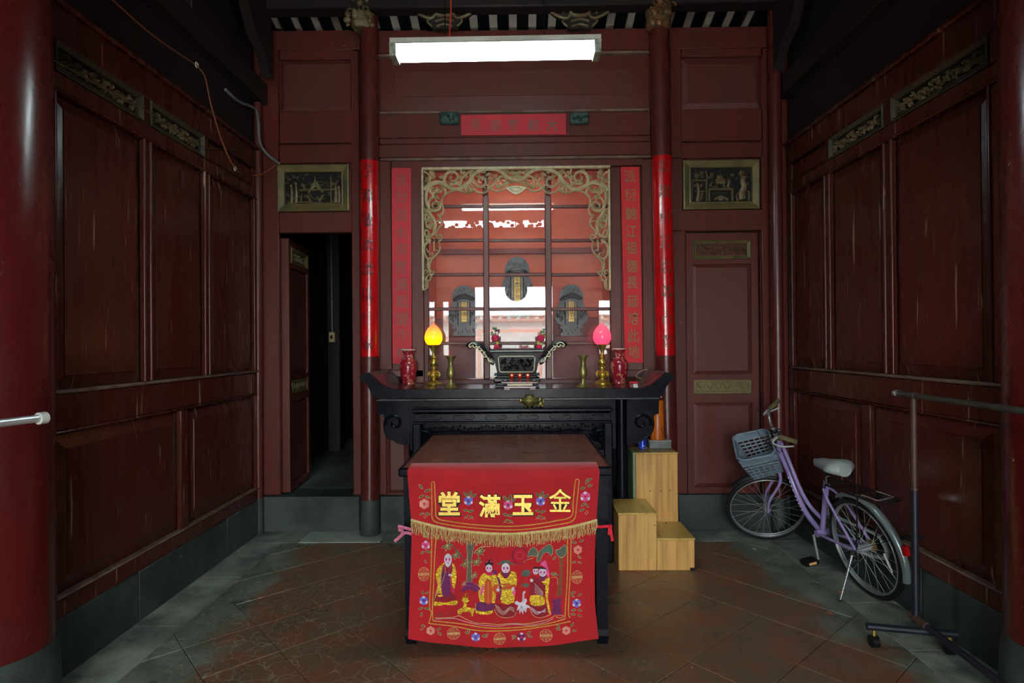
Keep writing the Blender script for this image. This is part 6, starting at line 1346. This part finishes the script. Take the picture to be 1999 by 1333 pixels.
# fork
q = MB(); top_ = axp(.60)
for s in (-1, 1): q.tube([FT(p_) for p_ in cr([tuple(top_ + Vector((0, s * .035, .015))), (top_.x + .03, s * .052, .50), (WB - .045, s * .056, .38), (WB, s * .052, RW)], 6)], [.012] * 7 + [.010] * 6 + [.008] * 6, LAV, 10)
q.tube([FT(top_ + Vector((0, -.04, .02))), FT(top_ + Vector((0, .04, .02)))], .014, LAV, 10); q.build('fork', bike, ang=60)
q = MB(); q.tube([FT(axp(.60)), FT(axp(.62))], .02, CHROME, 14); q.tube([FT(axp(.795)), FT(axp(.815))], .02, BRASS, 14); q.build('headset', bike, ang=60)
ST = axp(.865); tb('stem', [tuple(axp(.80)), tuple(axp(.855)), (ST.x + .035, 0, .875)], .012, DULLM, FT)
# handlebar
hb = [(ST.x - .01, -.20, .93), (ST.x + .015, -.165, .935), (ST.x + .03, -.12, .92), (ST.x + .04, -.06, .885), (ST.x + .035, 0, .875), (ST.x + .04, .06, .885), (ST.x + .03, .12, .92), (ST.x + .015, .165, .935), (ST.x - .01, .20, .93)]
tb('handlebar', hb, .0105, CHROME, FT)
for s, nm in ((-1, 'grip'), (1, 'grip')):
    e = Vector((ST.x - .01, s * .20, .93)); d = Vector((-.058, s * .062, -.008)).normalized(); tb('grip', [tuple(e - d * .03), tuple(e + d * .0), tuple(e + d * .075), tuple(e + d * .085)], .0155, CREAM, FT, 12, 0)
    b0 = e - d * .05; q = MB(); q.tube([FT(b0), FT(b0 + Vector((.018, 0, -.012))), FT(b0 + Vector((.035, 0, -.022)))], .011, ALU, 8)
    q.tube([FT(p_) for p_ in cr([tuple(b0 + Vector((.03, 0, -.02))), tuple(b0 + Vector((.04, s * .01, -.035))), tuple(b0 + Vector((0, s * .05, -.05))), tuple(b0 + Vector((-.07, s * .075, -.055)))], 5)], .006, ALU, 8); q.build('brake_lever', bike, ang=60)
q = MB(); c = FT((ST.x + .035, .075, .925)); q.ball(tuple(c), .026, BLKP, 8, (1, 1, .7)); q.ball((c.x, c.y, c.z + .008), .022, CHROME, 8, (1, 1, .6)); q.build('bell', bike)
tb('brake_cable', [(ST.x + .0, -.2, .97), (ST.x + .12, -.12, .93), (ST.x + .13, -.05, .80), (ST.x + .04, -.02, .66)], .0025, BLKP, FT, 6)
tb('brake_cable', [(ST.x + .0, .2, .97), (ST.x + .10, .12, .90), (ST.x + .08, .05, .78), (ST.x + .04, .02, .66)], .0025, BLKP, FT, 6)
# basket: moulded plastic with rows of rectangular openings
bx0, bx1, bw0, bw1, bz0, bz1 = axp(.8).x + .045, axp(.8).x + .315, .155, .125, .635, .80
def bk(u, side_, z_):           # side_: 0 front,1 left,2 back,3 right; u -1..1 along that side, z_ 0..1
    hx = (.12 - .025 * (1 - z_)); hy = bw1 + (bw0 - bw1) * z_; cx_ = (bx0 + bx1) / 2 - .01 - .015 * (1 - z_); x, y = ((hx, u * hy), (-u * hx, hy), (-hx, -u * hy), (u * hx, -hy))[side_]; return (cx_ + x, y, bz0 + (bz1 - bz0) * z_ + (.03 if side_ == 0 else (.03 * (1 - abs(u - (1 if side_ == 3 else -1)) / 2) if side_ in (1, 3) else 0)) * z_)
bsk = thing('basket', BM, None, None); bsk.parent = bike; bsk.location = (0, 0, 0); bsk['_w'] = tuple(BM)
q = MB()
for sd_ in range(4):
    def bar(u0, z0, u1, z1, w_, n=6):
        pts = [FT(bk(u0 + (u1 - u0) * k / n, sd_, z0 + (z1 - z0) * k / n)) for k in range(n + 1)]; q.tube(pts, w_, BASK, 6)
    for i in range(7): bar(-1 + 2 * i / 6, .0, -1 + 2 * i / 6, .74, .005, 2)
    for j in range(6): bar(-1, .02 + .14 * j, 1, .02 + .14 * j, .0055)
    vs = [FT(bk(-1 + 2 * i / 8, sd_, z_)) for z_ in (.72, 1.0) for i in range(9)]; q.add(vs, [(i, i + 1, i + 10, i + 9) for i in range(8)], BASK)
q.build('basket_wall', bsk, ang=60); q = MB(); rim = []
for sd_ in range(4): rim += [FT(bk(-1 + 2 * i / 8, sd_, 1.0)) for i in range(1, 8)]
q.tube(rim, .0075, BASK, 8, closed=True); q.build('basket_rim', bsk, ang=60)
q = MB(); q.add([FT(bk(u, sd_, 0)) for sd_, u in ((0, -1), (0, 1), (2, -1), (2, 1))], [(0, 1, 2, 3)], BASK); q.build('basket_floor', bsk)
tb('basket_bracket', [(axp(.8).x + .01, 0, .79), (axp(.8).x + .05, 0, .77)], .01, BLKP, FT, 8, 0); tb('basket_bracket', [(axp(.6).x + .02, 0, .60), (axp(.8).x + .16, 0, .575)], .007, BLKP, FT, 8, 0)
q = MB(); c = (WB - .01, 0, RW + .24); q.add([FT((bx0 + .16, y, z_)) for y, z_ in ((-.05, .545), (.05, .545), (.05, .56), (-.05, .56))], [(0, 1, 2, 3)], WHITEM); q.build('front_reflector', bike)
# saddle, post
q = MB(); prof_ = [(.13, .012, .0), (.10, .024, .004), (.05, .034, .006), (0, .05, .008), (-.05, .078, .016), (-.09, .092, .02), (-.12, .078, .016), (-.14, .04, .008)]; vs = []; n = 14
for x, hw, up_ in prof_:
    for k in range(n): a_ = 2 * pi * k / n; vs.append(T((.185 + x, hw * cos(a_), .705 + up_ + (.042 if sin(a_) > 0 else .034) * sin(a_) * (1 if hw > .03 else .7))))
fs = [(i * n + k, i * n + (k + 1) % n, (i + 1) * n + (k + 1) % n, (i + 1) * n + k) for i in range(len(prof_) - 1) for k in range(n)] + [tuple(range(n)), tuple((len(prof_) - 1) * n + k for k in reversed(range(n)))]
q.add(vs, fs, SAD); sd2 = q.build('saddle', bike, ang=70)
q = MB(); q.tube([T((.235, 0, .60)), T((.205, 0, .68))], .0125, BLKP, 12); q.tube([T((.25, 0, .565)), T((.233, 0, .605))], .019, LAV, 12)
for s in (-1, 1):
    for x in (-.11,): q.tube([T((.185 + x, s * .05, .645 + .04 * k / 20)) if 0 else T((.185 + x + .012 * cos(k), s * .05 + .012 * sin(k), .65 + .04 * k / 20)) for k in range(21)], .003, BLKP, 5)
    q.tube([T((.12, s * .03, .672)), T((.26, s * .02, .672))], .004, BLKP, 6)
q.build('seat_post', bike, ang=60)
# rear rack
q = MB(); zr2 = .615
q.tube([T(p_) for p_ in [(.17, -.055, zr2), (-.27, -.06, zr2), (-.27, .06, zr2), (.17, .055, zr2)]], .005, BLKP, 6, closed=True)
for x in (.05, -.05, -.15): q.tube([T((x, -.058, zr2)), T((x, .058, zr2))], .004, BLKP, 6)
for y in (-.02, .02): q.tube([T((.17, y, zr2)), T((-.27, y, zr2))], .0035, BLKP, 6)
for s in (-1, 1): q.tube([T((-.10, s * .058, zr2)), T((-.02, s * .062, RW + .02))], .004, BLKP, 6); q.tube([T((.17, s * .05, zr2)), T((.235, s * .02, .57))], .004, BLKP, 6)
q.build('luggage_rack', bike, ang=60)
tb('rack_clip', [(.16, -.05, zr2 + .01), (.155, -.05, zr2 + .05), (.155, .05, zr2 + .05), (.16, .05, zr2 + .01)], .004, CHROME, T, 6, 0); tb('rack_clip', [(-.12, -.045, zr2 + .012), (-.24, -.045, zr2 + .012), (-.24, .045, zr2 + .012), (-.12, .045, zr2 + .012)], .0045, CHROME, T, 6, 0)
for a_ in (118, 152): tb('fender_stay', [(0, .055, RW), ((RW + .02) * cos(R(a_)), .03, RW + (RW + .02) * sin(R(a_)))], .002, BLKP, T, 5, 0)
q = MB(); a_ = R(163); c = Vector(((RW + .045) * cos(a_), 0, RW + (RW + .045) * sin(a_))); vs = [T(c + Vector((dx, dy, dz))) for dx in (-.014, .008) for dy, dz in ((-.012, -.024), (.012, -.024), (.012, .024), (-.012, .024))]
q.add(vs, [(0, 1, 2, 3), (7, 6, 5, 4), (0, 4, 5, 1), (1, 5, 6, 2), (2, 6, 7, 3), (3, 7, 4, 0)], mat('red_reflector', (210, 10, 20), rough=.2, coat=.6)); q.build('tail_reflector', bike)
q = MB(); c = T((-.165, .012, RW + .03)); c2 = T((-.205, .012, RW - .06)); q.tube([c, (c + c2) / 2, c2], [.004, .007, .004], WHITEM, 8); q.build('spoke_reflector', bike)
# cranks, pedals, chain guard
bb = Vector((.375, 0, .248))
def flat(path, w_, t_, m, nm):
    q = MB(); q.tube([T(p_) for p_ in path], w_, m, 8, sq=.6); return q.build(nm, bike, ang=60)
ce = bb + Vector((-.045, .085, -.135)); flat([bb + Vector((0, .06, 0)), ce], .011, .01, ALU, 'crank_arm'); ce2 = bb + Vector((.03, -.085, .145)); flat([bb + Vector((0, -.06, 0)), ce2], .011, .01, ALU, 'crank_arm')
for c, s in ((ce, 1), (ce2, -1)):
    q = MB(); c = c + Vector((0, s * .06, 0)); vs = [T(c + Vector((dx, dy, dz))) for dz in (-.013, .013) for dx, dy in ((-.035, -.042), (.035, -.042), (.035, .042), (-.035, .042))]
    q.add(vs, [(3, 2, 1, 0), (4, 5, 6, 7), (0, 1, 5, 4), (1, 2, 6, 5), (2, 3, 7, 6), (3, 0, 4, 7)], BLKP); q.tube([T(c - Vector((0, s * .06, 0))), T(c)], .006, CHROME, 6); pd = q.build('pedal', bike)
    q = MB(); q.add([T(c + Vector((-.036, dy, dz))) for dy, dz in ((-.024, -.007), (.024, -.007), (.024, .007), (-.024, .007))], [(0, 1, 2, 3)], mat('amber_reflector', (240, 180, 110), rough=.3) if s > 0 else MATS['amber_reflector']); q.build('pedal_reflector', pd)
tb('chain_guard', [(.45, -.075, .33), (.36, -.075, .345), (0, -.075, RW + .065), (-.06, -.075, RW + .03), (-.075, -.075, RW - .02), (-.03, -.075, RW - .065), (.30, -.075, .17)], .016, mat('pale_chain_guard', (170, 184, 182), rough=.35), T, 8, sq=.5)
q = MB(); q.tube([T((0, -.052, RW)), T((0, -.046, RW))], .036, BRASS, 18); q.build('sprocket', bike); q = MB(); q.tube([T((.375, -.066, .248)), T((.375, -.06, .248))], .075, DULLM, 24); q.build('chainring', bike)
ft_ = PZ(1640, 1172, .006); q = MB(); k0 = T((.02, .066, RW - .03)); q.tube([k0, k0 + (ft_ - k0) * .2, ft_], [.010, .0065, .006], CHROME, 8); q.tube([T((0, .062, RW)), k0], .011, DULLM, 8); q.tube([T((-.01, .075, RW - .05)), T((.06, .07, RW - .10)), T((.09, -.02, RW - .12))], .006, DULLM, 8); q.ball(tuple(ft_), .008, BLKP, 5); q.build('kickstand', bike, ang=60)
tb('foot_peg', [tuple(TR.inverted() @ (P(1724, 1050, 3.22) - BM)), tuple(TR.inverted() @ (P(1801, 1048, 2.95) - BM))], .012, BLKP, T, 10, 0)

# ============================================================ CLOTHES RAILS
def rail(nm, pts, lab): pass
rp = P(1783, 772, 2.83); px_ = rp.x
t = thing('clothes_rail', (px_, 2.83, 0), 'rusty brown and black clothes rail on castors in front of the right wall', 'clothes rail')
q = MB(); ztop_ = rp.z; zj = P(1783, 956, 2.83).z; q.tube([(px_, 2.83, zj - .02), (px_, 2.83, ztop_)], .0125, PIPE, 14); q.build('upper_post', t)
q = MB(); q.tube([(px_, 2.83, .10), (px_, 2.83, zj)], .0165, PIPEB, 16); q.tube([(px_, 2.83, zj), (px_, 2.83, zj + .012)], .0175, PIPE, 16); q.build('lower_post', t)
e0 = P(1733, 765, 3.0); dirn = Vector((-.112, -.73, .012)); e1 = Vector((px_, 2.83, ztop_)) + dirn * 1.75; st_ = Vector((px_, 2.83, ztop_)); e0 = st_ - dirn * .235
q = MB(); q.tube([e0, e1], .0135, PIPEG, 14); q.tube([st_ - dirn * .03, st_ + dirn * .03], .0165, PIPEG, 14); q.build('top_bar', t)
q = MB(); q.tube([e0 + dirn * -.01, e0 + dirn * .02], .0165, CHROME, 14); q.build('end_cap', t)
fz = .095; f0 = P(1692, 1222, 2.80); f1 = P(1868, 1237, 2.72); f0.z = fz; f1.z = fz; f1.x = min(f1.x, 2.04)
q = MB(); q.tube([f0, f1], .0165, PIPEB, 14); q.build('foot_bar', t)
b1 = Vector((px_, 2.81, .115)) + Vector((-.03 / .5, -1.0, 0)) * 1.2; q = MB(); q.tube([(px_, 2.84, .118), b1], .0155, PIPEB, 14); q.tube([(px_, 2.86, .12), (px_ - .008, 2.74, .12)], .018, PIPE, 14); q.build('base_bar', t)
f2 = f0 + Vector((-.10, -1.15, 0)); f3 = f1 + Vector((-.10, -1.15, 0)); q = MB(); q.tube([f2, f3], .0165, PIPEB, 14); q.build('foot_bar', t)
near = b1 + (Vector((px_, 2.84, .118)) - b1) * .05; q = MB(); q.tube([near, (e1.x + .02, near.y, e1.z)], .0145, PIPE, 14); q.build('near_post', t)
for f_ in (f0, f1, f2, f3):
    mid = (f0 + f1) / 2 if f_ in (f0, f1) else (f2 + f3) / 2; c = f_ + (mid - f_).normalized() * .03
    q = MB(); q.tube([(c.x, c.y, fz - .01), (c.x, c.y, .05)], .010, BRASS, 10); q.tube([(c.x - .016, c.y, .029), (c.x + .016, c.y, .029)], .028, BLKP, 16); q.build('castor', t)
w0 = P(82, 816, 1.89); dl = (P(0, 826, 1.77) - w0).normalized()
t = thing('clothes_rail', (w0.x - .1, 1.5, 0), 'chrome clothes rail end reaching in from the left edge before the thick column', 'clothes rail')
q = MB(); q.tube([w0, w0 + dl * 1.1], .0125, ALU, 16); q.build('top_bar', t)
q = MB(); q.tube([w0 - dl * .012, w0 + dl * .012], .0195, WHITEM, 18); q.build('end_cap', t)
pp = w0 + dl * .42; q = MB(); q.tube([(pp.x, pp.y, .06), tuple(pp)], .0125, ALU, 14); q.build('post', t); q = MB(); q.tube([(pp.x - .24, pp.y + .02, .05), (pp.x + .2, pp.y - .02, .05)], .0125, ALU, 12)
q.build('foot_bar', t)
for dx in (-.2, .17): q = MB(); q.tube([(pp.x + dx - .014, pp.y, .025), (pp.x + dx + .014, pp.y, .025)], .025, BLKP, 14); q.build('castor', t)

# ============================================================ small litter on the floor
for x, y, c_, lab in ((1641, 1158, (186, 120, 70), 'small orange-brown scrap of paper on the floor under the rear wheel'), (1471, 1071, (170, 160, 130), 'tiny pale dry leaf on the floor before the front wheel'), (1622, 1197, (120, 78, 52), 'tiny brown dry leaf on the floor near the kickstand')):
    p_ = PZ(x, y, .003); q = MB(); m = mat('scrap_%d' % x, c_, rough=.7); n = 7; rd = random.Random(x)
    rim_ = [(p_.x + .028 * cos(k * .9) * rd.uniform(.4, 1), p_.y + .03 * sin(k * .9) * rd.uniform(.4, 1), .003 + rd.uniform(0, .008)) for k in range(n)]
    q.add(rim_ + [(p_.x, p_.y, .014)], [(k, (k + 1) % n, n) for k in range(n)], m); q.build('litter_scrap', None, (p_.x, p_.y, 0), lab, 'litter')
for o in bpy.data.objects:
    if '_w' in o: del o['_w']
